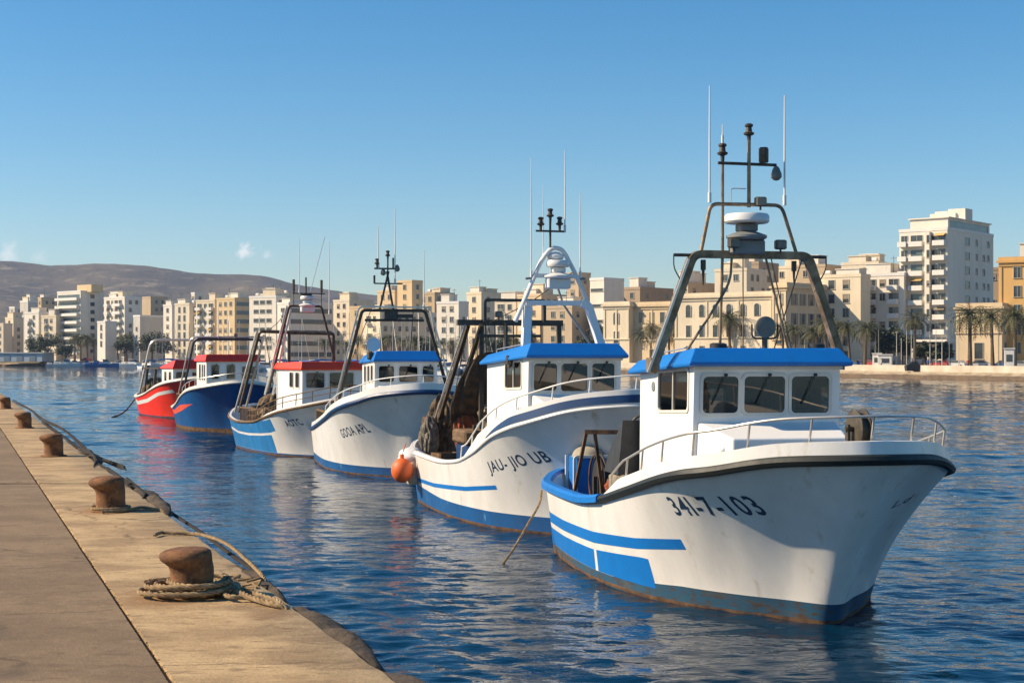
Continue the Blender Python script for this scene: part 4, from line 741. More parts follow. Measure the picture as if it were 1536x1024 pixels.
for a, b in segs:
    n = max(4, int((b-a)/.5)); mb.loft([[(jx(y)-.01+.006*rot_noise(y, 7, 4), y, QZ-.3), (jx(y)-.01+.006*rot_noise(y, 7, 4), y, QZ-.002), (jx(y)-60, y, QZ-.002), (jx(y)-60, y, QZ-.3)] for y in [a+(b-a)*i/n for i in range(n+1)]], 0, True)
tag(mb.build('quay_paving', asph, None, smooth=0), kind='structure')
mb = MB(); mb.loft([[(ex(y)-.1+.05*rot_noise(y, 1, 1.3), y, -2), (ex(y)-.08+.05*rot_noise(y, 2, 1.7), y, QZ-.03), (jx(y)-60, y, QZ-.03), (jx(y)-60, y, -2)] for y in [4+i*.5 for i in range(280)]], 0, True)
tag(mb.build('quay_wall', qwall, None, smooth=30), kind='structure')
# weeds and grit in the long joint
mb = MB(); r2 = random.Random(3)
for i in range(500):
    y = 8.5+r2.random()**1.8*40; x = jx(y)+.01+r2.gauss(0, .012); s = .003+.006*r2.random(); mb.add([(x-s, y, QZ-.004), (x+s, y+s, QZ-.004), (x+r2.gauss(0, .01), y+r2.gauss(0, .01), QZ+.001+.006*r2.random())], [(0, 1, 2)])
tag(mb.build('joint_weeds', mat('weed', (.06, .05, .02), .9, var=.3), None, smooth=0, fix=False), 'dry weeds and grit filling the long quay joint', 'weeds', kind='stuff')
stone = mat('edge_stone', (.1, .072, .046), .92, col2=(.035, .026, .018), vscale=2, bump=.9, bscale=9, bdist=.05)
names = ['rough brown edge stone below the coping beside the nearest bollard', 'rough brown edge stone below the coping at the bottom of the photo', 'dark edge stone hanging off the coping beside the second bollard', 'dark edge stone below the coping by the loose rope end', 'small dark edge stone beyond the third bollard']
for k, (y0, y1, o, r, nm) in enumerate([(10.2, 12.7, .07, .2, 0), (8.0, 10.15, .08, .24, 1), (20.4, 24.0, .14, .2, 2), (12.8, 15.2, .03, .12, 3), (30.0, 34.4, .16, .18, 4)]):
    mb = MB(); n = 26; lo = []
    for i in range(n+1):
        y = y0+(y1-y0)*i/n; e = math.sin(math.pi*min(1, max(0, i/n)))**.35; c = Vector((ex(y)+o, y, QZ-.12))
        lo.append([c+Vector((math.cos(q)*r*e*(1+.5*mnoise.noise(Vector((math.cos(q)+k*3, math.sin(q), y*2.5)))), 0, math.sin(q)*.12*e*(1+.6*mnoise.noise(Vector((math.cos(q), math.sin(q)+k*5, y*3)))))) for q in [2*math.pi*j/14 for j in range(14)]])
    mb.loft(lo); tag(mb.build('edge_stone', stone, None, smooth=50), names[nm], 'stone', 'rough stones along the quay edge')
ords = ['nearest', 'second nearest', 'third nearest', 'fourth nearest', 'farthest']
def bollard(px, py, label, k):
    p = G(px, py, QZ); e = empty('bollard', p, 0, label, 'bollard', 'rusty mooring bollards along the quay')
    prof = []; sh = []
    for z, r, s in ((0, .215, 0), (.02, .21, 0), (.05, .198, 0), (.14, .192, 0), (.24, .194, 0), (.29, .2, -.005), (.32, .213, -.015), (.345, .228, -.025), (.38, .236, -.03), (.415, .228, -.028), (.44, .205, -.02), (.458, .165, -.012), (.468, .1, -.005), (.472, .03, 0)):
        prof.append((r, z)); sh.append((s*1.9, s*.3))
    b = MB().lathe(prof, (0, 0, 0), 40, shift=sh)
    b.v = [(x*(1+.02*mnoise.noise(Vector((x*6+k, y*6, z*6)))), y*(1+.02*mnoise.noise(Vector((x*6, y*6+k, z*6)))), z+.008*mnoise.noise(Vector((x*5, y*5+k, z)))) for x, y, z in b.v]
    b.build('post', brust, e, smooth=60)
    if k == 0: e.scale = (.97, .97, .9)
    f = MB().lathe([(.2, 0), (.27, 0), (.275, .012), (.265, .025), (.2, .03)], (0, 0, 0), 30); f.build('base_plate', brust, e)
    return p
cols = [(288, 893, 'nearest rusty bollard with tan rope coiled round its foot'), (166, 766, 'second nearest rusty bollard with a flange and thin rope at its base'), (80.5, 684, 'third nearest rusty bollard standing alone on the coping'), (37, 642, 'fourth nearest rusty bollard near the left edge of the photo'), (8.5, 613, 'farthest and smallest rusty bollard at the very left edge')]
BP = [bollard(a, b, c, k) for k, (a, b, c) in enumerate(cols)]
# rope coiled round the nearest bollard
b = BP[0]; pts = []; r3 = random.Random(5)
for i in range(0, 5*12+4):
    a = 2*math.pi*i/12+1.0; t = i/12; rad = .24+.022*t+.01*math.sin(i*1.7); z = .03+(.042*((t*1.3) % 2.6))
    pts.append(b+Vector((math.cos(a)*rad-.03*t*(math.cos(a) < 0)*.8, math.sin(a)*rad, z)))
E = lambda px, py, z=.03: G(px, py, QZ)+Vector((0, 0, z))
tail = [E(330, 880, .1), E(352, 893, .07), E(375, 902, .04), E(398, 903, .04), E(418, 908, .035), E(427, 913, .0)]
mb = MB(); rope_mb(mb, pts+tail, .022)
pts2 = [E(427, 911, .0), E(400, 908, .035), E(370, 903, .04), E(345, 903, .05)]
for i in range(15):
    a = -.35-2*math.pi*i/13; pts2.append(b+Vector((math.cos(a)*(.31+.02*math.sin(i*2.1))-.02, math.sin(a)*.3, .04+.035*(i/13)+.008*math.sin(i*1.3))))
pts2 += [E(335, 872, .06), E(348, 884, .05), E(362, 893, .04), E(388, 899, .045), E(415, 907, .03)]
rope_mb(mb, pts2, .021)
rope_mb(mb, [E(252, 893, .13), E(268, 900, .13), E(292, 902, .13), E(318, 899, .12), E(338, 893, .1), E(356, 897, .06), E(385, 906, .04), E(412, 912, .03), E(428, 913, .0), E(436, 916, -.15)], .023)
tag(mb.build('mooring_rope', ropem, None), 'thick tan rope coiled round the foot of the nearest bollard', 'rope')
mb = MB(); rope_mb(mb, [E(232, 806), E(243, 803, .035), E(262, 803), E(283, 803, .025), (E(305, 806)), E(330, 814), E(350, 826), E(368, 842), E(385, 858), E(398, 872, 0), G(404, 884, QZ)+Vector((.08, 0, -.3))], .021)
tag(mb.build('mooring_rope', ropem, None), 'loose tan rope lying across the coping beyond the nearest bollard', 'rope')
mb = MB(); d = lambda px, py, z: W(px, py, (EYE-z)*F_PX/(py-HOR))
rope_mb(mb, [d(190, 717, 2.0), d(225, 745, 1.95), d(256, 768, 1.93), d(300, 797, 1.91), d(345, 830, 1.9), d(385, 857, 1.9)], .024, step=.05)
tag(mb.build('mooring_rope', roped, None), 'taut dark rope stretched along the quay edge above the water', 'rope')
mb = MB()
rope_mb(mb, [G(160, 768, QZ)+Vector((0, -.25, .03)), G(190, 768, QZ)+Vector((0, 0, .03)), E(212, 764, .03), E(228, 766, .03), E(245, 768, .0), E(252, 771, -.2)], .022)
for i in range(1): rope_mb(mb, [BP[1]+Vector((math.cos(a)*.25, math.sin(a)*.25, .05)) for a in [k*.5 for k in range(14)]], .022)
tag(mb.build('mooring_rope', ropem, None), 'thin tan rope round the foot of the second nearest bollard', 'rope')
for k, (P, lab) in enumerate([
    ([(16, 600, 2.05), (40, 615, 2.03), (60, 628, 2.1), (90, 645, 2.02), (120, 668, 2.0), (135, 690, 2.08)], 'dark rope hanging along the quay edge beside the two farthest bollards'),
    ([(60, 632, 1.9), (90, 655, 1.9), (120, 675, 1.85), (150, 690, 1.9), (176, 697, 1.8), (182, 702, 1.8)], 'dark rope looping out from the quay edge beyond the third bollard'),
    ([(118, 672, 2.1), (135, 683, 2.15), (142, 695, 2.1), (160, 706, 2.05), (185, 722, 2.1), (200, 732, 2.05), (215, 742, 2.1)], 'frayed brown rope bundled along the edge between the second and third bollards')]):
    mb = MB()
    for j in range(2+k): rope_mb(mb, [d(x+4+j*3*(1 if i % 2 else -1)*.5, y+j*2-2*(i % 2), z) for i, (x, y, z) in enumerate(P)], .03-.006*j, step=.08)
    tag(mb.build('mooring_rope', roped, None), lab, 'rope')
mb = MB(); r4 = random.Random(9)
for i in range(7):
    y = 13.1+r4.random()*1.0; x = ex(y)-.05-.25*r4.random(); a = r4.random()*3; mb.tube([(x, y, QZ+.012), (x+.12*math.cos(a), y+.1*math.sin(a), QZ+.03*r4.random()+.012), (x+.2*math.cos(a+.4), y+.18*math.sin(a+.4), QZ+.01)], .012, 5)
tag(mb.build('rope_frays', ropem, None), 'frayed rope strands on the coping edge behind the nearest bollard', 'rope')
# ------------------------------------------------------------------ water
def water_mat():
    m = bpy.data.materials.new('harbour_water'); m.use_nodes = True; nt = m.node_tree; b = nt.nodes['Principled BSDF']; N = nt.nodes.new; K = nt.links.new
    b.inputs['Base Color'].default_value = (.0015, .02, .047, 1); b.inputs['Roughness'].default_value = .015; b.inputs['IOR'].default_value = 1.333
    b.inputs['Specular Tint'].default_value = (1, 1, 1, 1)
    tc = N('ShaderNodeTexCoord')
    hs = None
    for sc, rz, det, amp in (((.8, 1.5, 1), 12, 1.5, .045), ((2.6, 5.2, 1), -8, 2.0, .02), ((7, 12, 1), 10, 2.0, .004)):
        mp = N('ShaderNodeMapping'); mp.inputs['Scale'].default_value = sc; mp.inputs['Rotation'].default_value = (0, 0, R(rz)); K(tc.outputs['Object'], mp.inputs['Vector'])
        n = N('ShaderNodeTexNoise'); n.inputs['Scale'].default_value = 1; n.inputs['Detail'].default_value = det; n.inputs['Roughness'].default_value = .5; n.inputs['Distortion'].default_value = .35; K(mp.outputs[0], n.inputs['Vector'])
        mu = N('ShaderNodeMath'); mu.operation = 'MULTIPLY'; mu.inputs[1].default_value = amp; K(n.outputs['Fac'], mu.inputs[0])
        if hs is None: hs = mu
        else: ad = N('ShaderNodeMath'); ad.operation = 'ADD'; K(hs.outputs[0], ad.inputs[0]); K(mu.outputs[0], ad.inputs[1]); hs = ad
    # calmer and rougher patches of wind
    mp = N('ShaderNodeMapping'); mp.inputs['Scale'].default_value = (.05, .12, 1); K(tc.outputs['Object'], mp.inputs['Vector']); n = N('ShaderNodeTexNoise'); n.inputs['Scale'].default_value = 1; n.inputs['Detail'].default_value = 3; K(mp.outputs[0], n.inputs['Vector'])
    mr = N('ShaderNodeMapRange'); mr.inputs[1].default_value = .35; mr.inputs[2].default_value = .65; mr.inputs[3].default_value = .65; mr.inputs[4].default_value = 1.15; K(n.outputs['Fac'], mr.inputs[0])
    mu = N('ShaderNodeMath'); mu.operation = 'MULTIPLY'; K(hs.outputs[0], mu.inputs[0]); K(mr.outputs[0], mu.inputs[1])
    bp = N('ShaderNodeBump'); bp.inputs['Strength'].default_value = 1; bp.inputs['Distance'].default_value = WAVE; K(mu.outputs[0], bp.inputs['Height']); K(bp.outputs[0], b.inputs['Normal'])
    return m
WAVE = 1.0
def water_mesh():
    an = np.concatenate([np.linspace(-90, -30, 14)[:-1], np.linspace(-30, 30, 560), np.linspace(30, 90, 14)[1:]]); rad = 5.0*(300/5.0)**(np.arange(1150)/1149.0); rad = np.concatenate([[1.5, 3.0], rad, 300*(6000/300)**(np.arange(1, 40)/39.0)])
    A, Rr = np.meshgrid(np.radians(an), rad); X = Rr*np.sin(A); Y = Rr*np.cos(A); Z = np.zeros_like(X); sp = np.maximum(Rr*math.radians(60/560), Rr*.0036); far = np.clip((Rr-35)/80, 0, 1)
    g = np.random.RandomState(4)
    gust = .75+.35*np.sin(X*.11+Y*.05+1)*np.sin(Y*.09-X*.04)+.2*np.sin(X*.37+.5)*np.sin(Y*.21+X*.1)
    NW = 64
    for i in range(NW):
        lam = .32*(5.5/.32)**((i+.5)/NW); k = 2*math.pi/lam; th = math.radians(-100+g.normal(0, 42)); slope = .0185*(1.2 if lam < 1.1 else .48)
        f = np.clip((lam/sp-2.2)/2.5, 0, 1); ph = k*(X*math.cos(th)+Y*math.sin(th))+g.uniform(0, 6.28)
        ph = ph+.5*np.sin(X*.23*(1+i % 3)+i)+.5*np.sin(Y*.19*(1+i % 4)+2*i); Z += f*(slope/k)*(1+(1.3*far if lam > 1.0 else .4*far))*(np.sin(ph)+.18*np.cos(2*ph))
    Z *= gust; Z *= np.clip((math.radians(30)-np.abs(A))/math.radians(3), 0, 1)*np.clip((Rr-5)/2, 0, 1)
    nr, nc = X.shape; V = np.stack([X, Y, Z], -1).reshape(-1, 3); ids = np.arange(nr*nc).reshape(nr, nc)
    F = np.stack([ids[:-1, :-1], ids[:-1, 1:], ids[1:, 1:], ids[1:, :-1]], -1).reshape(-1, 4)[:, ::-1]
    me = bpy.data.meshes.new('water'); extra = np.array([[-6000, -300, 0], [6000, -300, 0]], float)
    V = np.concatenate([V, extra]); n0 = len(V)-2
    me.vertices.add(len(V)); me.vertices.foreach_set('co', V.ravel())
    last = [n0, n0+1, int(ids[-1, -1])]+[int(x) for x in ids[::-1, -1][1:]]+[int(x) for x in ids[:, 0]]
    nl = F.size+len(last); me.loops.add(nl); me.loops.foreach_set('vertex_index', np.concatenate([F.ravel(), np.array(last)])); me.polygons.add(len(F)+1)
    me.polygons.foreach_set('loop_start', np.concatenate([np.arange(len(F))*4, [F.size]])); me.update(calc_edges=True); me.validate()
    me.polygons.foreach_set('use_smooth', [True]*len(me.polygons)); me.materials.append(water_mat()); o = bpy.data.objects.new('water', me); COL.objects.link(o); return o
o = water_mesh(); tag(o, kind='structure')
# ------------------------------------------------------------------ far shore
LZ = 1.9
shore = [(-420, 640), (-201, 577), (-140, 548), (-70, 455), (-8, 388), (30, 338), (83, 240), (120, 190), (200, 120)]
inland = [(-900, 900), (-900, 1400), (900, 1400), (900, 100)]
landm = mat('land_soil', (.3, .25, .17), .9, col2=(.16, .14, .09), vscale=.02)
pavem = mat('promenade_paving', (.42, .36, .28), .85, col2=(.3, .25, .19), vscale=.3, bump=.2, bscale=4)
qst = mat('far_quay_stone', (.42, .34, .23), .9, col2=(.24, .18, .11), vscale=.5, bump=.8, bscale=2, stretch=(1, 1, 3), bdist=.2)
def shore_off(o):
    out = []
    for i, p in enumerate(shore):
        a = Vector(shore[max(0, i-1)]); b_ = Vector(shore[min(len(shore)-1, i+1)]); t = (b_-a).normalized(); n = Vector((-t.y, t.x))
        if n.y < 0 and abs(n.y) > abs(n.x): n = -n
        if n.x < 0: n = -n
        out.append((p[0]+n.x*o, p[1]+n.y*o))
    return out
def dens(pts, st=6, nz=0):
    out = []
    for (a, b_) in zip(pts[:-1], pts[1:]):
        n = max(1, int(math.hypot(b_[0]-a[0], b_[1]-a[1])/st))
        for i in range(n): t = i/n; out.append((a[0]+(b_[0]-a[0])*t, a[1]+(b_[1]-a[1])*t))
    out.append(pts[-1]); return out
mb = MB(); mb.prism(dens(shore_off(3.2), 4)+[(4000, 100), (4000, 4300), (-4000, 4300), (-4000, 640)], 1.3, LZ); tag(mb.build('land', landm, None, smooth=0), kind='structure')
mb = MB(); A = dens(shore, 1.5); rows = []
for i, (x, y) in enumerate(A):
    q = .35*mnoise.noise(Vector((x*.4, y*.4, 0))); rows.append([(x+q, y+q, -1), (x+.1+q, y+.1+q, .75+.15*mnoise.noise(Vector((x*.9, y*.9, 4)))), (x+.9, y+.7, .95), (x+1.2, y+.9, 1.25), (x+4.5, y+3, 1.3), (x+4.5, y+3, -1)])
mb.loft(rows); mb.m = [1 if i_ % 6 == 0 else 0 for i_ in range(len(mb.f))]; tag(mb.build('far_quay', [qst, mat('wet_stone', (.09, .06, .035), .6, col2=(.16, .1, .055), vscale=.8, bump=.8, bscale=3, bdist=.2)], None, smooth=25), kind='structure')
mb = MB(); I = dens(shore_off(3.4), 12); O = dens(shore_off(26), 12)
pp = shore_off(3.4)[1:]; po = shore_off(30)[1:]
mb.add([(x, y, LZ+.01) for x, y in pp]+[(x, y, LZ+.01) for x, y in po], [(i, i+1, len(pp)+i+1, len(pp)+i) for i in range(len(pp)-1)]); tag(mb.build('promenade', pavem, None, smooth=0), kind='structure')
# low pale wall along the promenade, right half only
sw = shore_off(3.0)[3:]; mb = MB(); rows = []
for x, y in dens(sw, 8): rows.append([(x, y, 1.2), (x, y, LZ+.55), (x+.4, y+.35, LZ+.55), (x+.4, y+.35, 1.2)])
mb.loft(rows); o = mb.build('promenade_wall', mat('pale_wall', (.6, .53, .43), .8, col2=(.45, .38, .29), vscale=.4, bump=.2, bscale=4), None, smooth=0); tag(o, 'long low pale wall on the edge of the far promenade', 'wall')
def shore_pt(px, off=0.0):                   # point on the shore line (pushed inland) seen at photo column px
    k = (px-768)/F_PX; S = shore_off(off)
    for (a, b_) in zip(S[:-1], S[1:]):
        fa, fb = a[0]-k*a[1], b_[0]-k*b_[1]
        if fa*fb <= 0 and fa != fb: t = fa/(fa-fb); return Vector((a[0]+(b_[0]-a[0])*t, a[1]+(b_[1]-a[1])*t, LZ))
    return Vector((k*600, 600, LZ))
# ------------------------------------------------------------------ hills
prof = [(-900, 400), (-400, 384), (-100, 386), (0, 390), (80, 396), (150, 394), (240, 401), (330, 412), (380, 413), (450, 426), (540, 440), (640, 449), (760, 456), (900, 468), (1200, 480), (1700, 490)]
hf = pchip([p[0] for p in prof], [p[1] for p in prof]); DH = 2700
mb = MB(); NX, NY = 240, 46; vs = []
for j in range(NY+1):
    y = 1500+(3300-1500)*j/NY
    for i in range(NX+1):
        px = -500+2300*i/NX; k = (px-768)/F_PX; x = k*y*1.0 if y < DH else k*DH+(k*(y-DH)*.6)
        top = (HOR-hf(px))/F_PX*DH+EYE; u = min(1, (y-1500)/(DH-1500)); sh = u**1.15*(1-.18*math.sin(math.pi*u)) if y <= DH else 1-.5*((y-DH)/(3300-DH))**1.5
        z = top*sh; am = min(u, 1)*(1-u)*4 if y < DH else 0
        z += am*26*mnoise.fractal(Vector((x*.0035, y*.0025, 2)), .9, 2, 5)+(3.0*mnoise.fractal(Vector((x*.012, y*.012, 5)), .8, 2, 4) if j > 3 else 0)
        vs.append((x, y, max(z, LZ-2)))
mb.add(vs, [(j*(NX+1)+i, j*(NX+1)+i+1, (j+1)*(NX+1)+i+1, (j+1)*(NX+1)+i) for j in range(NY) for i in range(NX)])
tag(mb.build('hills', mat('scrub_hillside', (.075, .06, .035), .95, col2=(.15, .115, .065), vscale=.006, c3=(.26, .2, .12), s3=.02, t3=(.56, .7), bump=.8, bscale=.03, bdist=8, thr=(.4, .7)), None, smooth=60), kind='structure')
# ------------------------------------------------------------------ buildings
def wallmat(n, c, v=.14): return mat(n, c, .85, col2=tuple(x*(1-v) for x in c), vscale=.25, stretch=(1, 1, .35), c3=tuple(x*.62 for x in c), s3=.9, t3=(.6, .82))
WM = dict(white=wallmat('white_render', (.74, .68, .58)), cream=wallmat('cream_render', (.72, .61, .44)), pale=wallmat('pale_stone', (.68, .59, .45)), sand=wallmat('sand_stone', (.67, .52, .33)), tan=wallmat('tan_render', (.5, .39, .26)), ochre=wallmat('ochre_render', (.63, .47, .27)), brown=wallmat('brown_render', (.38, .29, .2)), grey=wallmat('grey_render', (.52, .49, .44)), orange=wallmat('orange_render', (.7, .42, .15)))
slabm = mat('balcony_white', (.7, .67, .62), .7, var=.1); roofg = mat('roof_felt', (.4, .35, .28), .9, var=.2)
wpane = mat('window_glass', (.06, .07, .075), .15, var=.5, vscale=.35, spec=.7); wfr = mat('window_frame', (.5, .46, .38), .6, var=.2); shut = mat('shutter', (.3, .24, .17), .7, var=.3); bandg = mat('band_glass', (.1, .14, .15), .12, var=.3, vscale=.3); awn = mat('awning_cloth', (.6, .4, .15), .8, var=.2)
WC = {}
def win_mesh(w, h, st):
    k = (w, h, st)
    if k in WC: return WC[k]
    mb = MB()
    f = .09
    if st == 'arch':
        n = 10; a = [(-w/2, -h/2), (w/2, -h/2)]+[(w/2*math.cos(math.pi*i/n), h/2-w/2+w/2*math.sin(math.pi*i/n)) for i in range(n+1)]
        b = [(x*1.25, y*1.05+.05) for x, y in a]; N_ = len(a)
        mb.add([(x, -.05, z) for x, z in a], [tuple(range(N_))], 1); V = [(x, -.14, z) for x, z in b]+[(x, -.14, z) for x, z in a]+[(x, 0, z) for x, z in b]+[(x, -.05, z) for x, z in a]
        mb.add(V, [(i, (i+1) % N_, N_+(i+1) % N_, N_+i) for i in range(N_)]+[(i, (i+1) % N_, 2*N_+(i+1) % N_, 2*N_+i) for i in range(N_)]+[(N_+i, N_+(i+1) % N_, 3*N_+(i+1) % N_, 3*N_+i) for i in range(N_)], 0)
    else:
        mb.add([(-w/2, -.03, -h/2), (w/2, -.03, -h/2), (w/2, -.03, h/2), (-w/2, -.03, h/2)], [(0, 1, 2, 3)], 1)
        mb.box((-w/2, -.05, 0), (f, .14, h+f)); mb.box((w/2, -.05, 0), (f, .14, h+f)); mb.box((0, -.05, h/2), (w-f, .14, f)); mb.box((0, -.08, -h/2), (w+.3, .22, .1))
        if st == 'mull': mb.box((0, -.05, 0), (.07, .06, h-f))
        if st == 'shut':
            mb.box((-w/2-w*.22, -.06, 0), (w*.4, .06, h), 2); mb.box((w/2+w*.22, -.06, 0), (w*.4, .06, h), 2)
        if st == 'half': mb.box((0, -.045, h*.22), (w-f, .03, h*.52), 2)
    o = mb.build('window', [wfr, bandg if st == 'band' else wpane, shut], None, smooth=0, fix=(st != 'arch')); me = o.data; bpy.data.objects.remove(o); WC[k] = me; return me
def put(me, name, parent, loc, rz):
    o = bpy.data.objects.new(name, me); COL.objects.link(o); o.parent = parent; o.location = loc; o.rotation_euler = (0, 0, rz); return o
BAL = {}
def bal_mesh(w, dp, kind):
    k = (round(w, 1), dp, kind)
    if k in BAL: return BAL[k]
    mb = MB(); mb.box((0, -dp/2, -.1), (w, dp, .2))
    if kind == 'solid': mb.box((0, -dp+.06, .45), (w, .12, .9)); mb.box((-w/2+.06, -dp/2, .45), (.12, dp-.12, .9)); mb.box((w/2-.06, -dp/2, .45), (.12, dp-.12, .9))
    else:
        mb.box((0, -dp+.05, .9), (w, .06, .06)); n = int(w/.35)
        for i in range(n+1): mb.box((-w/2+.03+(w-.06)*i/n, -dp+.05, .4), (.05, .05, .9))
    o = mb.build('balcony', slabm, None, smooth=0); me = o.data; bpy.data.objects.remove(o); BAL[k] = me; return me
NB = [0]
def building(x0, xs, x1, yt, d, alpha, wm, left='win', right='win', label='', fh=3.1, cw=2.9, wsz=(1.3, 1.6), wst='half', roofstuff=2, depth=14, gz=LZ, cornice=False, band=None, skipg=0, name='apartment_building', cat='building', pent=None):
    alpha = min(46, alpha+6); al = R(alpha); ca, sa = math.cos(al), math.sin(al); k0, ks, k1 = [(p-768)/F_PX for p in (x0, xs, x1)]; xc = ks*d
    a = (xc-k0*d)/(ca+k0*sa); b = (k1*d-xc)/(sa-k1*ca) if (x1-xs) > 1 and sa-k1*ca > .05 else depth
    if b > 45 or b < 0: b = 45
    b = max(b, 5)
    H = (HOR-yt)/F_PX*d+EYE-gz
    e = empty(name, (xc, d, gz), -al, label, cat)
    wall_m = WM[wm]; mb = MB(); mb.box((-a/2, b/2, H/2-.2), (a, b, H+.4)); wall = mb.build('wall', wall_m, e, smooth=0)
    NB[0] += 1; rr = random.Random(NB[0]*13+5)
    mb = MB(); pw = .3
    mb.box((-a/2, pw/2-.1, H+.35), (a+.2, pw, .7)); mb.box((-a/2, b-pw/2, H+.35), (a+.2, pw, .7)); mb.box((-a+pw/2-.1, b/2, H+.352), (pw, b-.42, .7)); mb.box((-pw/2+.1, b/2, H+.352), (pw, b-.42, .7)); mb.box((-a/2, b/2, H+.06), (a-.7, b-.7, .1))
    mb.build('roof', slabm if wm in ('white', 'grey') else wall_m, e, smooth=0)
    if cornice:
        for cc, ss in (((-a/2, -.25, H-.25), (a+.9, .5, .4)), ((.25, b/2, H-.252), (.5, b-.1, .4)), ((-a/2, -.12, H-1.0), (a+.3, .24, .2)), ((-a/2, -.12, fh*1.35), (a+.3, .24, .3)), ((.12, b/2, H-1.002), (.24, b-.1, .2))): MB().box(cc, ss).build('cornice', wall_m, e, smooth=0)
        n = max(2, int(a/(cw*2)))
        for i in range(n+1): MB().box((-a+.35+(a-.7)*i/n, -.09, (H-1.1+fh*1.35)/2), (.5, .16, H-1.5-fh*1.35)).build('pilaster', wall_m, e, smooth=0)
    nf = max(1, int((H-.3)/fh)); f0 = H-nf*fh; extra = MB(); cnt = 0; budget = 96
    slots = []
    for face, Lx, st in (('L', a, left), ('R', b, right)):
        if st is None or Lx < 2 or (face == 'R' and x1-xs <= 1): continue
        n = max(1, int((Lx-.8)/cw)); m = (Lx-n*cw)/2
        for fl in range(nf-1, -1, -1):
            z = f0+fl*fh+1.55
            if fl < skipg: continue
            if st == 'bands':
                slots.append((face, Lx/2, z, (round(Lx-1.6, 1), 1.5), 'band')); continue
            for i in range(n):
                u = m+cw*(i+.5)
                if st == 'bal' and i % 3 != 1: continue_b = True
                else: continue_b = False
                q = rr.random()
                if st == 'few' and (i % 3) and q < .9: continue
                if q < .04: continue
                w_, h_ = wsz; s_ = wst
                if wst == 'half': s_ = ('half', 'mull', 'half', 'plain')[int(rr.random()*4)]
                if st == 'bal' and continue_b: w_, h_ = 2.2, 2.2; s_ = 'mull'
                if st == 'arch' and fl == nf-1: s_ = 'arch'
                slots.append((face, u, z-(.25 if h_ > 2 else 0), (w_, h_), s_))
            if st == 'bal':
                g = 0; i = 0
                while i < n:
                    if i % 3 != 1:
                        w_ = cw*1.9 if (i % 3 == 2 and i+1 < n) else cw*.9; u = m+cw*(i+.5)+(cw*.5 if w_ > cw*1.5 else 0)
                        loc = (-Lx+u, -.002, z-1.45) if face == 'L' else (.002, u, z-1.45)
                        if budget > 20 or True: put(bal_mesh(w_, 1.3, 'solid' if (NB[0] % 2) else 'rail'), 'balcony', e, loc, 0 if face == 'L' else math.pi/2)
                        if rr.random() < .22:
                            am = MB(); am.add([(-w_*.4, 0, 2.75), (w_*.4, 0, 2.75), (w_*.4, -1.2, 2.1), (-w_*.4, -1.2, 2.1), (w_*.4, -1.22, 1.9), (-w_*.4, -1.22, 1.9)], [(0, 1, 2, 3), (3, 2, 4, 5)]); o = am.build('awning', rr.choice([awn, shut, slabm]), e, smooth=0); o.location = loc; o.rotation_euler = (0, 0, 0 if face == 'L' else math.pi/2)
                        i += 2 if w_ > cw*1.5 else 1
                    else: i += 1
    for k, (face, u, z, sz, s_) in enumerate(slots):
        loc = (-a+u, 0, z) if face == 'L' else (0, u, z); rz = 0 if face == 'L' else math.pi/2
        me = win_mesh(sz[0], sz[1], s_)
        if k < budget: put(me, 'window', e, loc, rz)
        else:
            co, si = math.cos(rz), math.sin(rz); o_ = len(extra.v); extra.v += [(loc[0]+v.co.x*co-v.co.y*si, loc[1]+v.co.x*si+v.co.y*co, loc[2]+v.co.z) for v in me.vertices]
            for p in me.polygons: extra.f.append(tuple(i+o_ for i in p.vertices)); extra.m.append(p.material_index)
    if extra.v: o = extra.build('window', [wfr, wpane, shut], e, smooth=0); tag(o, kind='stuff')
    for k in range(roofstuff):
        w_, dd_, h_ = rr.uniform(2.5, min(7, a*.4+2)), rr.uniform(2.5, 5), rr.uniform(1.6, 3.4); xx = -rr.uniform(w_/2+.5, max(w_/2+.6, a-w_/2-.5)); yy = rr.uniform(dd_/2+.5, max(dd_/2+.6, min(b, 9)-dd_/2))
        mb = MB(); mb.box((xx, yy, H+h_/2+.12+.003*k), (w_, dd_, h_)); mb.box((xx, yy, H+h_+.2+.003*k), (w_+.4, dd_+.4, .18)); mb.build('roof_hut', WM[('white', 'cream', wm)[k % 3]], e, smooth=0)
    if roofstuff and rr.random() < .6:
        mb = MB(); xx = -rr.uniform(1, a-1); mb.tube([(xx, 2, H), (xx, 2, H+4.5)], .06, 5); mb.tube([(xx-.8, 2, H+4), (xx+.8, 2, H+4)], .04, 5); mb.build('aerial', dark, e)
    if roofstuff and rr.random() < .7:
        mb = MB(); xx = -rr.uniform(1, a-1); mb.tube([(xx-.6, 3, H+1.3), (xx+.6, 3, H+1.3)], .5, 12); mb.box((xx, 3, H+.5), (.9, .7, .8)); mb.build('water_tank', slabm, e)
    if pent:
        i0, hh = pent; mb = MB(); mb.box((-a/2, b/2+1, H+hh/2+.1), (a-2*i0, b-2*i0, hh)); mb.box((-a/2, b/2+1, H+hh+.2), (a-2*i0+.8, b-2*i0+.8, .25)); mb.build('penthouse', wall_m, e, smooth=0)
        put(win_mesh(round(a-2*i0-1, 1), 1.6, 'band'), 'window', e, (-a/2, 1+i0, H+hh*.5), 0)
    return e, a, b, H
D = lambda px: shore_pt(px, 0).y
bl = building
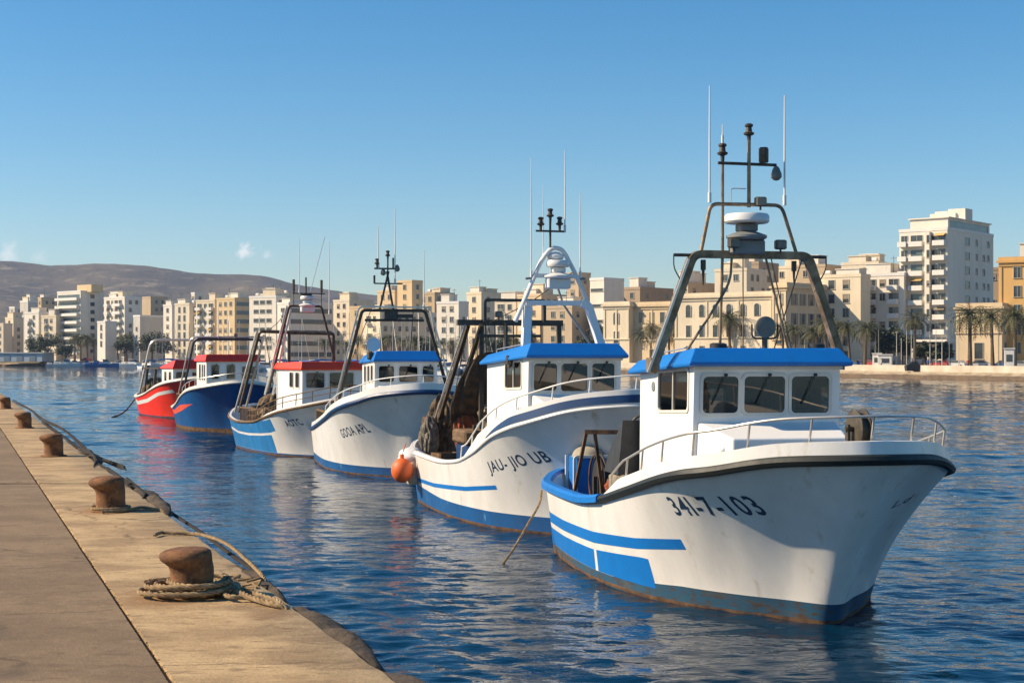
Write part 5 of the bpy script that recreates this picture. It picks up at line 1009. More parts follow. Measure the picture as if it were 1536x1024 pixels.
# right hand side
e, a, b, H = bl(1349, 1421, 1490, 345, 318, 34, 'white', None, None, 'tall white apartment tower with stacked balconies and a blank grey side wall', cw=3.0, roofstuff=0, skipg=1, depth=16)
mb = MB(); mb.box((-a/2+.8, b/2, H+1.4), (a-2.4, b-2.5, 2.8)); mb.box((-a/2+.8, b/2, H+2.9), (a-1.6, b-1.7, .25)); mb.build('penthouse', WM['white'], e, smooth=0)
mb = MB(); mb.box((-a+5, b/2, H+4.1), (3, 4, 2.2)); mb.box((-2.5, b/2, H+4.3), (4, 4, 2.6)); mb.box((-a/2, b/2, H+3.9), (6, 5, 1.6)); mb.build('roof_hut', WM['white'], e, smooth=0)
k_ = a/15.0; MB().box((-a*.375, -.55, H/2+3), (1.5*k_, 1.1, H-6.4)).build('stair_strip', WM['white'], e, smooth=0)
for fl in range(10):
    z = H-1.9-fl*3.22
    for u0, u1, dp, cut in ((.02, .2, 1.6, 0), (.22, .52, 1.2, 1), (.745, .985, 1.5, 0)):
        w_ = round((u1-u0)*a, 1); xc_ = -a+(u0+u1)/2*a
        put(win_mesh(round(w_-.5, 1), 2.2, 'band' if (cut and fl % 3) else 'mull'), 'window', e, (xc_, 0, z), 0); put(bal_mesh(w_, dp, 'solid'), 'balcony', e, (xc_, -.003, z-1.2), 0)
        if (fl*7+int(u0*50)) % 5 == 2: o = MB().add([(-w_*.45, 0, 1.35), (w_*.45, 0, 1.35), (w_*.45, -1.3, .7), (-w_*.45, -1.3, .7)], [(0, 1, 2, 3)]).build('awning', [awn, slabm, shut][fl % 3], e, smooth=0); o.location = (xc_, -.05, z)
    put(win_mesh(.8, 1.7, 'plain'), 'window', e, (-a*.345, -1.1, z+.1), 0) if fl % 4 != 3 else put(win_mesh(.8, 1.2, 'half'), 'window', e, (-a*.345, -1.1, z+.1), 0)
    put(win_mesh(.8, 1.7, 'plain'), 'window', e, (-a*.29, 0, z+.1), 0)
    if fl < 9: put(win_mesh(2.1, 1.7, 'plain'), 'window', e, (0, b*.42, z), math.pi/2)
    for q_, sz_ in ((.62, .9), (.78, 1.1), (.88, 1.1)):
        if fl < 9 and (fl*3+int(q_*10)) % 7: put(win_mesh(sz_, 1.5, 'half'), 'window', e, (0, b*q_, z), math.pi/2)
put(win_mesh(round(b-5, 1), 1.7, 'band'), 'window', e, (-.38, b/2, H+1.4), math.pi/2)
mb = MB(); mb.box((-a/2+1, -2.5, 5.5), (a+2, 5, .5)); [mb.box((-a+1.5+i*3.6, -4.5, 2.6), (.4, .4, 5.3)) for i in range(5)]; mb.build('entrance_canopy', slabm, e, smooth=0)
bl(1434, 1503, 1505, 459, 285, 26, 'sand', 'arch', 'win', 'long low ochre palace wing with arched windows right of the white tower', fh=5.0, cw=4.2, wsz=(1.7, 3.2), wst='plain', cornice=True, roofstuff=0, depth=12)
bl(1498, 1610, 1612, 388, 283, 20, 'orange', 'win', None, 'tall orange apartment house at the right edge of the photo', fh=3.7, cw=3.4, wsz=(1.4, 2.2), wst='mull', cornice=True, roofstuff=2, depth=15)
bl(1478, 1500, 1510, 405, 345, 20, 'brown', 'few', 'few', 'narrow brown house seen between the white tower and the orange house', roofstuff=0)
bl(1292, 1356, 1358, 413, 322, 30, 'white', 'bal', None, 'white balconied block directly left of the tall white tower', cw=2.6, roofstuff=1, depth=15)
bl(1262, 1318, 1352, 396, 350, 30, 'pale', 'win', 'few', 'pale block with white roof huts behind the balconied white block', roofstuff=3, wst='mull')
bl(1226, 1291, 1293, 415, 318, 32, 'cream', 'win', None, 'cream apartment house with brown window strip above the palm row', cw=3.4, wsz=(1.5, 2.0), roofstuff=1)
bl(1195, 1238, 1286, 400, 360, 32, 'tan', 'few', 'few', 'plain tan roofed block rising behind the cream apartment house', roofstuff=1)
bl(1158, 1180, 1240, 428, 312, 38, 'sand', 'win', 'win', 'sandstone corner house with shaded brown side seen through the nearest gantry', fh=4.2, cw=3.3, wsz=(1.3, 2.5), wst='shut', cornice=True, roofstuff=0)
bl(1012, 1158, 1159, 441, 318, 30, 'cream', 'arch', None, 'long cream palace with a row of tall windows seen through the nearest gantry', fh=4.6, cw=3.4, wsz=(1.2, 2.7), wst='plain', cornice=True, roofstuff=0)
bl(1072, 1120, 1160, 406, 350, 30, 'pale', 'win', 'win', 'pale stepped block behind the long cream palace', roofstuff=3, wst='mull')
bl(1092, 1138, 1168, 396, 372, 30, 'brown', 'win', 'few', 'brownish block rising highest behind the long cream palace', roofstuff=2)
bl(1020, 1032, 1082, 427, 372, 40, 'tan', 'few', 'few', 'plain tan box behind the left end of the long cream palace', roofstuff=2)
bl(1160, 1200, 1232, 402, 385, 34, 'cream', 'few', 'few', 'plain cream block far behind the sandstone corner house', roofstuff=2)
bl(945, 1011, 1013, 456, 345, 30, 'sand', 'win', None, 'ochre stone house with a row of narrow pilasters left of the long cream palace', fh=4.4, cw=2.9, wsz=(1.2, 2.6), wst='plain', cornice=True, roofstuff=0)
bl(905, 944, 946, 456, 350, 30, 'cream', 'arch', None, 'cream palace front with tall windows below the white modern block', fh=4.6, cw=3.6, wsz=(1.4, 2.9), wst='plain', cornice=True, roofstuff=0)
bl(885, 906, 936, 420, 372, 38, 'white', 'few', None, 'plain white modern block with a grey side wall between the two large boats', fh=4, cw=6, wsz=(4, .8), wst='plain', roofstuff=0)
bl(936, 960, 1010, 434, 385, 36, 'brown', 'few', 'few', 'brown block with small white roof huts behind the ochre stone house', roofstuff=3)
bl(850, 868, 886, 412, 385, 36, 'tan', 'win', 'few', 'tall tan block just left of the plain white modern block', roofstuff=0)
bl(815, 858, 905, 462, 372, 34, 'tan', 'win', 'few', 'broad tan house behind the white arch of the second boat', roofstuff=1)
bl(776, 812, 852, 444, 402, 34, 'sand', 'bal', 'win', 'sand coloured balconied house behind the left leg of the white arch', roofstuff=2)
bl(742, 774, 782, 452, 410, 26, 'pale', 'bal', 'win', 'pale balconied house behind the dark gantry of the second boat', roofstuff=1)
bl(700, 722, 752, 441, 440, 34, 'cream', 'win', 'few', 'cream house with a roof hut above the dark gantry of the second boat', roofstuff=2)
bl(655, 688, 702, 455, 430, 28, 'white', 'win', 'few', 'whitish slab house with a shaded narrow side right of the third boat mast', roofstuff=1)
bl(628, 652, 682, 441, 480, 34, 'tan', 'win', 'few', 'stepped tan house right of the tall ochre tower block', roofstuff=2)
bl(596, 618, 632, 423, 470, 34, 'ochre', 'few', 'few', 'tall ochre tower block behind the mast of the third boat', roofstuff=0)
bl(566, 592, 600, 438, 480, 28, 'sand', 'win', 'win', 'sandy house stepped against the left of the tall ochre tower block', roofstuff=1)
bl(545, 570, 660, 470, 452, 40, 'cream', 'bal', 'win', 'long cream house at the foot of the ochre tower block', roofstuff=2)
bl(524, 545, 548, 462, 470, 28, 'ochre', 'win', None, 'narrow orange house left of the third boat gantry', roofstuff=0)
bl(500, 524, 560, 452, 500, 34, 'pale', 'win', 'few', 'pale house behind the narrow orange house', roofstuff=2)
bl(416, 433, 500, 456, 480, 48, 'white', 'bal', 'bands', 'white office block with dark glass bands on its shaded side', fh=3.6, roofstuff=1)
bl(374, 414, 420, 446, 500, 26, 'white', 'win', 'win', 'white seven storey block with strip windows left of the glass banded office', wsz=(2.2, 1.3), wst='plain', roofstuff=2)
bl(386, 425, 456, 442, 560, 32, 'pale', 'few', 'few', 'pale rooftop block behind the white seven storey block', roofstuff=2)
bl(325, 352, 376, 449, 520, 34, 'ochre', 'win', 'bands', 'yellow ochre house with a shaded timber coloured side', roofstuff=1)
bl(294, 322, 330, 452, 530, 28, 'cream', 'bal', 'win', 'cream balconied house with white roof turret', roofstuff=2)
bl(287, 292, 296, 441, 560, 34, 'white', 'few', 'few', 'slim white stair turret on the skyline', roofstuff=0)
bl(262, 284, 298, 457, 540, 32, 'pale', 'win', 'few', 'pale ribbed house left of the slim white turret', roofstuff=1, wst='plain', wsz=(1.1, 2.2))
bl(245, 258, 266, 459, 555, 32, 'white', 'win', 'win', 'narrow white stepped house behind the red boat arch', roofstuff=1)
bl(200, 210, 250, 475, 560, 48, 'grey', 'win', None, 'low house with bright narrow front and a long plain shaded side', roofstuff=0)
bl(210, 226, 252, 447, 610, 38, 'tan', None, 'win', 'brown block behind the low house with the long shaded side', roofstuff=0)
bl(156, 187, 213, 447, 580, 36, 'white', 'bal', 'few', 'white stepped block right of the balconied slab at the left', roofstuff=3)
bl(146, 158, 166, 484, 560, 36, 'white', 'win', None, 'low white annex at the foot of the white stepped block', roofstuff=0, wst='plain', wsz=(1.2, 2.2))
e, a, b, H = bl(86, 121, 156, 438, 590, 36, 'white', 'bands', 'win', 'ten storey slab with long white balconies and grey shaded side at the left', fh=3.15, cw=5, wst='plain', wsz=(1.9, 1.6), roofstuff=0)
for fl in range(int(H/3.15)): put(bal_mesh(round(a-1, 1), 1.6, 'solid'), 'balcony', e, (-a/2, -.002, H-(fl+1)*3.15+.1), 0)
mb = MB(); mb.box((-a*.1, b/2, H+1.6), (a*.6, b*.5, 3)); mb.build('penthouse', WM['ochre'], e, smooth=0)
bl(57, 62, 88, 448, 625, 40, 'tan', 'win', 'win', 'brown shaded block left of the ten storey slab', roofstuff=1)
bl(37, 58, 66, 470, 600, 28, 'white', 'bal', 'win', 'white low block with shadowed balconies near the left edge', roofstuff=1)
bl(62, 84, 88, 475, 595, 24, 'cream', 'bal', None, 'cream low block with dark strip windows beside the ten storey slab', roofstuff=1)
bl(30, 42, 54, 453, 650, 36, 'grey', 'few', None, 'pale tower cluster rising behind the white low block', roofstuff=2)
bl(8, 20, 34, 478, 640, 34, 'cream', 'win', 'few', 'cream low house near the left edge of the photo', roofstuff=2)
bl(-60, 5, 12, 487, 630, 24, 'pale', 'win', None, 'pale house cut by the left edge of the photo', roofstuff=1)
bl(14, 22, 30, 462, 700, 34, 'grey', 'few', 'few', 'distant grey tower by the left edge below the hill', roofstuff=0)
# second row fills the gaps in the town
NEAR = ['behind the cream low house at the far left', 'behind the brown block at the left', 'behind the ten storey slab', 'behind the white stepped block', 'behind the brown block near the red boat arch', 'behind the pale ribbed house', 'behind the slim white turret house', 'behind the yellow ochre house', 'behind the white seven storey block', 'behind the glass banded office', 'behind the narrow orange house', 'left of the tall ochre tower block', 'right of the tall ochre tower block', 'behind the stepped tan house', 'behind the whitish slab house', 'behind the house above the second boat gantry', 'behind the white arch of the second boat', 'behind the cream palace front', 'behind the ochre stone house', 'behind the left end of the long cream palace', 'behind the right end of the long cream palace', 'behind the sandstone corner house']
rr = random.Random(21); names_ = ['plain', 'low', 'weathered', 'pale fronted', 'small', 'squat', 'flat roofed', 'sunlit']
for i in range(22):
    x0 = 20+i*56+rr.uniform(-8, 8); w_ = rr.uniform(34, 52); dd_ = np.interp(x0, [0, 400, 800, 1200, 1536], [680, 590, 480, 400, 370]); yt = rr.uniform(462, 482) if x0 < 700 else rr.uniform(452, 470)
    wm = ('cream', 'pale', 'tan', 'white', 'sand')[i % 5]
    bl(x0, x0+w_*.55, x0+w_, yt, dd_, 34, wm, 'win', 'win', '%s back row house peeping up %s' % (wm, NEAR[i]), roofstuff=1, wst='plain')
# low sheds and waterfront objects on the left
mb = MB(); e = empty('warehouse', W(62, 541, 560)*1, R(-12), 'long pale blue harbour shed at the far left waterfront', 'shed'); e.location.z = LZ
MB().box((-18, 5, 1.6), (36, 9, 3.2)).build('wall', mat('pale_blue_metal', (.42, .48, .52), .6, var=.15), e, smooth=0); MB().box((-18, 5, 3.35), (37, 10, .3)).build('roof', slabm, e, smooth=0)
for k in range(6): MB().box((-4-k*5.4, .42, 1.3), (2.6, .1, 2.4)).build('door', mat('shed_door', (.2, .25, .3), .6, var=.2), e, smooth=0)
# ------------------------------------------------------------------ vegetation
frondm = mat('palm_frond', (.13, .13, .05), .7, col2=(.06, .068, .028), vscale=.9); deadf = mat('dead_frond', (.2, .14, .07), .9, var=.4, vscale=2); trunkm = mat('palm_trunk', (.14, .105, .07), .9, col2=(.08, .06, .04), vscale=3, bump=.8, bscale=6, bdist=.05)
leafm = mat('tree_leaf', (.035, .05, .018), .7, col2=(.07, .075, .03), vscale=.7)
def palm_meshes(seed, h, n=46):
    r = random.Random(seed); cr = MB(); top = Vector((.3*r.uniform(-1, 1), .3*r.uniform(-1, 1), h))
    for i in range(n):
        az = i*2.39996+r.uniform(-.2, .2); el = R(78-115*(i/n)**.85+r.uniform(-6, 6)); Ln = r.uniform(2.7, 3.5)*(.8 if i < 6 else 1); dead = i > n*.86
        dx, dy = math.cos(az), math.sin(az); p = top.copy(); a_ = el; prev = p.copy(); st = 9
        for k in range(st):
            q = prev+Vector((dx*math.cos(a_), dy*math.cos(a_), math.sin(a_)))*Ln/st; wd = .42*math.sin(math.pi*min(1, (k+.9)/st)**.8)+.05
            side = Vector((-dy, dx, 0)); up = Vector((-dx*math.sin(a_), -dy*math.sin(a_), math.cos(a_)))
            for sg in (-1, 1):
                for m_ in (0.15, .65):
                    b0 = prev.lerp(q, m_); b1 = prev.lerp(q, m_+.28); tip = b0.lerp(q, .9)+side*sg*wd*r.uniform(.85, 1.15)-Vector((0, 0, wd*r.uniform(.25, .7)))
                    cr.add([b0, b1, tip], [(0, 1, 2)], 1 if dead else 0)
            cr.add([prev+side*.03, q+side*.02, q-side*.02, prev-side*.03], [(0, 1, 2, 3)], 1 if dead else 0)
            prev = q; a_ -= R(9+5*(k/st))
    t = MB(); path = [Vector((0, 0, -.3)), Vector((top.x*.3, top.y*.3, h*.4)), Vector((top.x*.7, top.y*.7, h*.8)), top]; S = spline(path, 5)
    t.tube(S, [.28-.09*min(1, i/6)+(.1 if i > len(S)-4 else 0) for i in range(len(S))], 9)
    a = cr.build('crown', [frondm, deadf], None, smooth=0, fix=False); b_ = t.build('trunk', trunkm, None); ma, mt = a.data, b_.data; bpy.data.objects.remove(a); bpy.data.objects.remove(b_); return ma, mt
PM = [palm_meshes(k, h) for k, h in ((1, 6.0), (2, 7.0), (3, 6.5), (4, 7.8))]
def palm(px, d, ytop, label, k, group, sx=1.0):
    ma, mt = PM[k % 4]; H = (HOR-ytop)/F_PX*d+EYE-LZ; s = H/((6.0, 7.0, 6.5, 7.8)[k % 4]+1.7); x = (px-768)/F_PX*d
    e = empty('palm_tree', (x, d, LZ), rng.uniform(0, 6.28), label, 'palm tree', group)
    for me, nm in ((mt, 'trunk'), (ma, 'crown')):
        o = put(me, nm, e, (0, 0, 0), 0); o.scale = (s*sx, s*sx, s)
R_P = [(1455, 455, 'tall palm in front of the left corner of the ochre palace wing'), (1489, 461, 'tall palm in front of the middle of the ochre palace wing'), (1522, 458, 'tall palm standing at the right edge of the photo before the orange house'), (1372, 467, 'tall palm in front of the white tower balconies'), (1297, 480, 'palm just left of the dark round tree on the promenade'), (1275, 481, 'palm under the cream apartment house, third left of the dark round tree'), (1258, 480, 'palm under the brown window strip of the cream apartment house'), (1238, 474, 'palm close against the right leg of the nearest gantry'), (1222, 487, 'smaller palm seen inside the right leg of the nearest gantry'),
    (1096, 464, 'big lone palm seen through the nearest gantry above its blue roof'), (1175, 482, 'thin palm before the sandstone corner house'), (1192, 487, 'short palm right of the thin palm at the sandstone corner house'), (1033, 483, 'palm inside the left leg of the nearest gantry'), (1018, 481, 'palm hard against the left leg of the nearest gantry'), (1004, 486, 'small palm just outside the left leg of the nearest gantry'), (976, 483, 'bushy palm before the ochre stone house, right one of a trio'), (964, 491, 'middle palm of the trio before the ochre stone house'), (952, 487, 'left palm of the trio before the ochre stone house'), (934, 492, 'low palm before the cream palace front'), (915, 490, 'palm between the white boat arch and the cream palace front'), (903, 486, 'palm close to the right foot of the white boat arch')]
for k, (px, yt, lab) in enumerate(R_P): palm(px, shore_pt(px, 9).y, yt-4, lab, k, 'palms on the far promenade', 1.12)
lp = [112, 121, 131, 140, 168, 177, 190, 199, 216, 228, 240, 252, 262, 276, 290, 303, 318, 334, 345, 388, 402, 412, 440, 455, 488, 502, 520, 536, 552, 575, 588, 604, 622, 628, 640, 662, 680, 696, 716, 732, 760, 776, 796, 820, 846, 868]
for k, px in enumerate(lp):
    palm(px, shore_pt(px, 20).y, rng.uniform(497, 508), 'small distant palm in the long row along the far left waterfront', k, 'small distant palms on the left waterfront', 1.25)
def leaf_tree(px, d, w, h, label, seed, n=2600, trunk=True, cat='tree', nm='broadleaf_tree', ls=.34):
    r = random.Random(seed); x = (px-768)/F_PX*d; e = empty(nm, (x, d, LZ), 0, label, cat, 'broadleaf trees on the far shore'); cr = MB()
    cl = [(Vector((r.uniform(-.5, .5)*w*.7, r.uniform(-.4, .4)*w*.6, h*r.uniform(.42, .85))), r.uniform(.16, .3)*w) for _ in range(13)]
    for i in range(n):
        c, rad = cl[i % 13]; v = Vector((r.gauss(0, 1), r.gauss(0, 1), r.gauss(0, 1))).normalized()*rad*r.random()**.4; v.z *= .8; p = c+v; a_ = Vector((r.gauss(0, 1), r.gauss(0, 1), r.gauss(0, .6))).normalized()*ls; b_ = a_.orthogonal().normalized()*ls*.6
        cr.add([p-a_, p+b_, p+a_, p-b_], [(0, 1, 2, 3)])
    cr.build('crown', leafm, e, smooth=0, fix=False)
    t = MB(); t.tube([(0, 0, -.3), (.1, 0, h*.3), (0, .1, h*.55)], [.35, .28, .18], 8)
    for c, rad in cl[:5]: t.tube([(0, 0, h*.32), tuple(c)], [.16, .05], 5)
    t.build('trunk', trunkm, e)
leaf_tree(1334, shore_pt(1334, 14).y, 7.5, 8.2, 'dark round leafy tree among the palms left of the white tower', 1)
leaf_tree(1352, shore_pt(1352, 15).y, 4.5, 6.5, 'smaller leafy tree touching the right side of the dark round tree', 2, 1500)
leaf_tree(52, 575, 9, 9, 'broad leafy tree in front of the white low block at the left', 3, 1800)
leaf_tree(72, 572, 10, 11, 'taller leafy tree left of the ten storey slab', 4, 1800)
leaf_tree(98, 565, 7, 7, 'small leafy tree at the foot of the ten storey slab', 5, 1200)
leaf_tree(187, 555, 8, 9, 'leafy tree at the foot of the white stepped block', 6, 1300)
leaf_tree(228, 540, 12, 11.5, 'wide leafy tree in front of the long shaded side house', 7, 2000)
leaf_tree(246, 535, 9, 10, 'leafy tree just left of the red boat arch top', 8, 1500)
leaf_tree(640, 425, 8, 8.5, 'leafy tree behind the right leg of the third boat gantry', 9, 1500)
leaf_tree(745, 395, 7, 7.5, 'leafy tree behind the dark gantry of the second boat', 10, 1500)
leaf_tree(875, 362, 6, 7, 'leafy tree inside the right foot of the white arch', 11, 1300)
leaf_tree(1388, shore_pt(1388, 14).y, 4.0, 5.5, 'low leafy tree in front of the tower entrance', 12, 1200)
leaf_tree(1415, shore_pt(1415, 14).y, 4.0, 5.0, 'low leafy tree under the right end of the tower canopy', 13, 1000)
# ------------------------------------------------------------------ street furniture and cars
def pole(px, off, h, label, k):
    p = shore_pt(px, off); e = MB(); e.tube([(0, 0, 0), (0, 0, h)], [.09, .05], 6); o = e.build('flag_pole' if k else 'street_lamp', mat('pole_paint', (.55, .52, .46), .5, var=.2), None); o.location = p; return tag(o, label, 'pole' if k else 'street lamp', 'slim pale poles along the promenade' if k else 'street lamps on the promenade')
for k, px in enumerate([1313, 1345, 1352, 1360, 1367, 1395, 1404, 1413, 1438, 1232, 1207, 1082, 990, 890]): pole(px, 10, rng.uniform(5.5, 7.5), 'slim pale bare pole standing on the far promenade', 1)
def lampm():
    mb = MB(); mb.tube(bend([(0, 0, 0), (0, 0, 8.2), (1.4, 0, 8.6)], .6), .08, 6); mb.box((1.7, 0, 8.62), (.7, .25, .12)); mb.lathe([(.18, 0), (.2, .1), (.1, .6)], (0, 0, 0), 8); o = mb.build('street_lamp', mat('lamp_paint', (.2, .19, .17), .5, var=.2), None); me = o.data; bpy.data.objects.remove(o); return me
lm = lampm()
for k, px in enumerate([1498, 1424, 1318, 1247, 1152, 1063, 985, 930, 700, 560, 330, 150]):
    o = put(lm, 'street_lamp', None, shore_pt(px, 8), rng.choice((0, math.pi))); tag(o, 'tall dark street lamp with a curved arm on the far shore', 'street lamp', 'street lamps on the far shore')
cpaint = [mat('car_%s' % n, c, .3, var=.05, coat=.6) for n, c in (('white', (.7, .7, .68)), ('grey', (.25, .26, .28)), ('black', (.02, .02, .025)), ('silver', (.5, .5, .5)), ('blue', (.03, .08, .2)), ('red', (.35, .03, .02)))]
def car_meshes(k):
    mb = MB(); P_ = [(-2.1, .35), (-2.15, .75), (-1.3, .95), (-.75, 1.42), (.75, 1.45), (1.5, 1.0), (2.1, .92), (2.15, .4)]
    mb.loft([[(x, -.82, z) for x, z in P_], [(x*.99, -.86, z) for x, z in P_], [(x*.99, .86, z) for x, z in P_], [(x, .82, z) for x, z in P_]]); a = mb.build('body', cpaint[k], None, smooth=20)
    mb = MB(); mb.loft([[(x, y, z) for x, z in ((-1.15, .98), (-.72, 1.36), (.7, 1.38), (1.3, 1.0))] for y in (-.88, .88)]); g_ = mb.build('window', wpane, None, smooth=0)
    mb = MB(); mb.lathe([(.05, -.1), (.3, -.1), (.33, -.06), (.33, .06), (.3, .1), (.05, .1)], (0, 0, 0), 12, axis='y'); w_ = mb.build('wheel', black, None)
    r_ = (a.data, g_.data, w_.data); [bpy.data.objects.remove(q) for q in (a, g_, w_)]; return r_
CM = [car_meshes(k) for k in range(6)]
cn = ['white', 'grey', 'black', 'silver', 'dark blue', 'dark red']
for k, px in enumerate([1530, 1508, 1470, 1436, 1410, 1302, 1284, 1262, 1172, 1060, 1040, 1000, 980, 955, 940, 920, 905, 740, 690, 470, 350, 160, 130]):
    p = shore_pt(px, 11+rng.uniform(0, 3)); c = rng.randrange(6); e = empty('parked_car', p, rng.uniform(-.3, .3)+R(-45 if px > 800 else -30), '%s car parked along the far promenade' % cn[c], 'car', '%s cars parked along the far promenade' % cn[c])
    put(CM[c][0], 'body', e, (0, 0, 0), 0); put(CM[c][1], 'window', e, (0, 0, 0), 0)
    for sx in (-1.3, 1.3):
        for sy in (-.78, .78): put(CM[c][2], 'wheel', e, (sx, sy, .33), 0)
def kiosk(px, off, s, m, label, nm='kiosk', cat='kiosk'):
    e = empty(nm, shore_pt(px, off), R(-20), label, cat); MB().box((0, 0, s[2]/2), s, bev=.05).build('body', m, e, smooth=0); MB().box((0, 0, s[2]+.08), (s[0]+.3, s[1]+.3, .16)).build('roof', slabm, e, smooth=0); MB().box((0, -s[1]/2-.02, s[2]*.55), (s[0]*.6, .05, s[2]*.35)).build('window', wpane, e, smooth=0)
kiosk(1514, 4.5, (1.6, 1.6, 3.4), slabm, 'white upright kiosk box on the promenade at the right edge')
kiosk(1328, 8, (2.6, 2, 2.4), slabm, 'small white kiosk right below the dark round tree')
kiosk(1316, 8, (1.6, 2, 2.6), slabm, 'narrow white cabin left of the small white kiosk')
e = empty('rubbish_skip', shore_pt(1368, 2.2), 0, 'dark covered skip on the quay wall below the white tower', 'skip'); e.location.z = 1.3
MB().loft([[(-1.1, -.7, .1), (1.1, -.7, .1), (1.1, .7, .1), (-1.1, .7, .1)], [(-1.2, -.8, 1.0), (1.2, -.8, 1.0), (1.2, .8, 1.0), (-1.2, .8, 1.0)], [(-.2, -.6, 1.7), (.9, -.6, 1.7), (.9, .6, 1.7), (-.2, .6, 1.7)]]).build('body', tarp, e); MB().box((.3, 0, 1.78), (1.2, 1.3, .1)).build('lid', tarp, e)
# strolling people, a few pixels tall
def person_mesh(seed, top, leg):
    r = random.Random(seed); mb = MB(); s = .35
    loops = []
    for z, a_, b_ in ((.0, .13, .1), (.08, .14, .09), (.45, .15, .1), (.85, .18, .12), (1.0, .16, .11), (1.25, .2, .12), (1.42, .21, .11), (1.48, .1, .08), (1.52, .06, .06), (1.57, .08, .09), (1.66, .09, .1), (1.74, .06, .07)): loops.append([(math.cos(q)*a_, math.sin(q)*b_, z) for q in [2*math.pi*i/10 for i in range(10)]])
    mb.loft(loops, 0); mb.m = [(1 if i < 30 else (0 if i < 70 else 2)) for i in range(len(mb.f))]
    for sg in (-1, 1): mb.tube([(sg*.2, 0, 1.4), (sg*.27, .03, 1.12), (sg*.25, -.05, .85)], [.05, .042, .035], 6, 0)
    return mb
skin = mat('skin', (.45, .28, .2), .6)
for k, (px, c1, c2, lab) in enumerate([(1452, (.5, .08, .05), (.03, .04, .1), 'person in a red top and dark trousers below the ochre palace wing'), (1322, (.6, .6, .58), (.05, .05, .06), 'person in a white top beside the small white kiosk'), (1392, (.05, .1, .25), (.1, .09, .08), 'person in a blue top right of the dark skip'), (1270, (.03, .03, .03), (.06, .08, .15), 'person in dark clothes right of the nearest boat roof')]):
    p = person_mesh(k, c1, c2); o = p.build('person', [mat('top_%d' % k, c1, .8), mat('legs_%d' % k, c2, .8), skin], None, smooth=60); o.location = shore_pt(px, 5); o.rotation_euler = (0, 0, k*1.3); tag(o, lab, 'person')
# ------------------------------------------------------------------ small craft across the harbour
smw = mat('small_boat_white', (.7, .7, .68), .4, var=.1); smb = mat('small_boat_blue', (.03, .15, .4), .5, var=.2); cover = mat('boat_cover_blue', (.02, .12, .4), .8, var=.25)
def small_hull(Ln, bm_, fb, m0):
    mb = MB(); lo = []
    for i in range(13):
        t = i/12; w_ = bm_/2*(1-(abs(1-t)**2.2 if t < 1 else 0)); w_ = bm_/2*min(1, (1-(1-t)**2.4)) if t > 0 else .02; x = Ln/2-Ln*t; sh = fb*(1.35-.45*t)
        lo.append([(x, 0, -.15), (x-.1, w_*.7, -.1), (x, w_, sh), (x, w_-.08, sh+.02), (x, w_-.1, sh-.25), (x, 0, sh-.22), (x, -w_+.1, sh-.25), (x, -w_+.08, sh+.02), (x, -w_, sh), (x-.1, -w_*.7, -.1)])
    mb.loft(lo); return mb.build('hull', m0, None, smooth=40)
def motor_boat(m0, mc):
    e = empty('motor_boat', (0, 0, 0)); h_ = small_hull(6.5, 2.3, .75, m0); h_.parent = e
    mb = MB(); mb.loft([[(1.5, -.75, .7), (1.5, .75, .7), (-.9, .85, .7), (-.9, -.85, .7)], [(1.0, -.7, 1.25), (1.0, .7, 1.25), (-.9, .8, 1.3), (-.9, -.8, 1.3)]]); mb.build('cabin', smw, e, smooth=0)
    mb = MB(); mb.loft([[(1.0, -.68, 1.27), (1.0, .68, 1.27), (-.5, .76, 1.3), (-.5, -.76, 1.3)], [(.4, -.6, 1.75), (.4, .6, 1.75), (-.5, .68, 1.8), (-.5, -.68, 1.8)]]); mb.build('windscreen', wpane, e, smooth=0)
    mb = MB(); mb.box((-.1, 0, 1.85), (1.6, 1.6, .1)); mb.box((-2.2, 0, 1.0), (1.4, 1.8, .5), bev=.1); mb.build('canopy', mc, e, smooth=0)
    mb = MB(); mb.box((-3.35, 0, .8), (.35, .4, .7), bev=.08); mb.build('outboard_motor', black, e, smooth=0); return e
def sail_boat(m0):
    e = empty('sailing_boat', (0, 0, 0)); h_ = small_hull(9, 2.9, .95, m0); h_.parent = e
    mb = MB(); mb.loft([[(2, -.7, .9), (2, .7, .9), (-1.5, .9, .9), (-1.5, -.9, .9)], [(1.6, -.55, 1.4), (1.6, .55, 1.4), (-1.5, .75, 1.5), (-1.5, -.75, 1.5)]]); mb.build('cabin', smw, e, smooth=0)
    mb = MB(); mb.tube([(.8, 0, .9), (.8, 0, 11)], [.09, .05], 6); mb.tube([(.8, 0, 7), (.8, 1, 7.05), ], .03, 4); mb.tube([(.8, 0, 7), (.8, -1, 7.05)], .03, 4); mb.tube([(4.3, 0, 1.3), (.8, 0, 11)], .02, 4); mb.tube([(-4.3, 0, 1.0), (.8, 0, 11)], .02, 4); mb.build('mast', mat('mast_alloy', (.5, .48, .45), .4, .6, var=.1), e)
    mb = MB(); mb.tube([(.8, 0, 2.2), (-1, 0, 2.25), (-3, 0, 2.2)], [.22, .2, .12], 8); mb.build('sail_cover', cover, e); return e
protos = {'wm': motor_boat(smw, smw), 'bm': motor_boat(smb, cover), 'cm': motor_boat(smw, cover), 's': sail_boat(smw)}
place = [('wm', 100, 549.5, 'white motor boat leftmost on the far left water'), ('bm', 158, 549, 'blue hulled motor boat with blue cover on the far left water'), ('wm', 200, 549.5, 'white motor boat just left of the red boat arch'), ('cm', 112, 547, 'white boat with bright blue cover behind the leftmost motor boat'), ('cm', 130, 546.5, 'white boat with blue cover between the leftmost motor boats'), ('wm', 178, 546.5, 'white motor boat behind the gap right of the blue boat'), ('wm', 86, 546.5, 'white motor boat beside the sandy quay end'), ('bm', 145, 545.8, 'small blue boat tucked behind the row of far left motor boats')]
used = set()
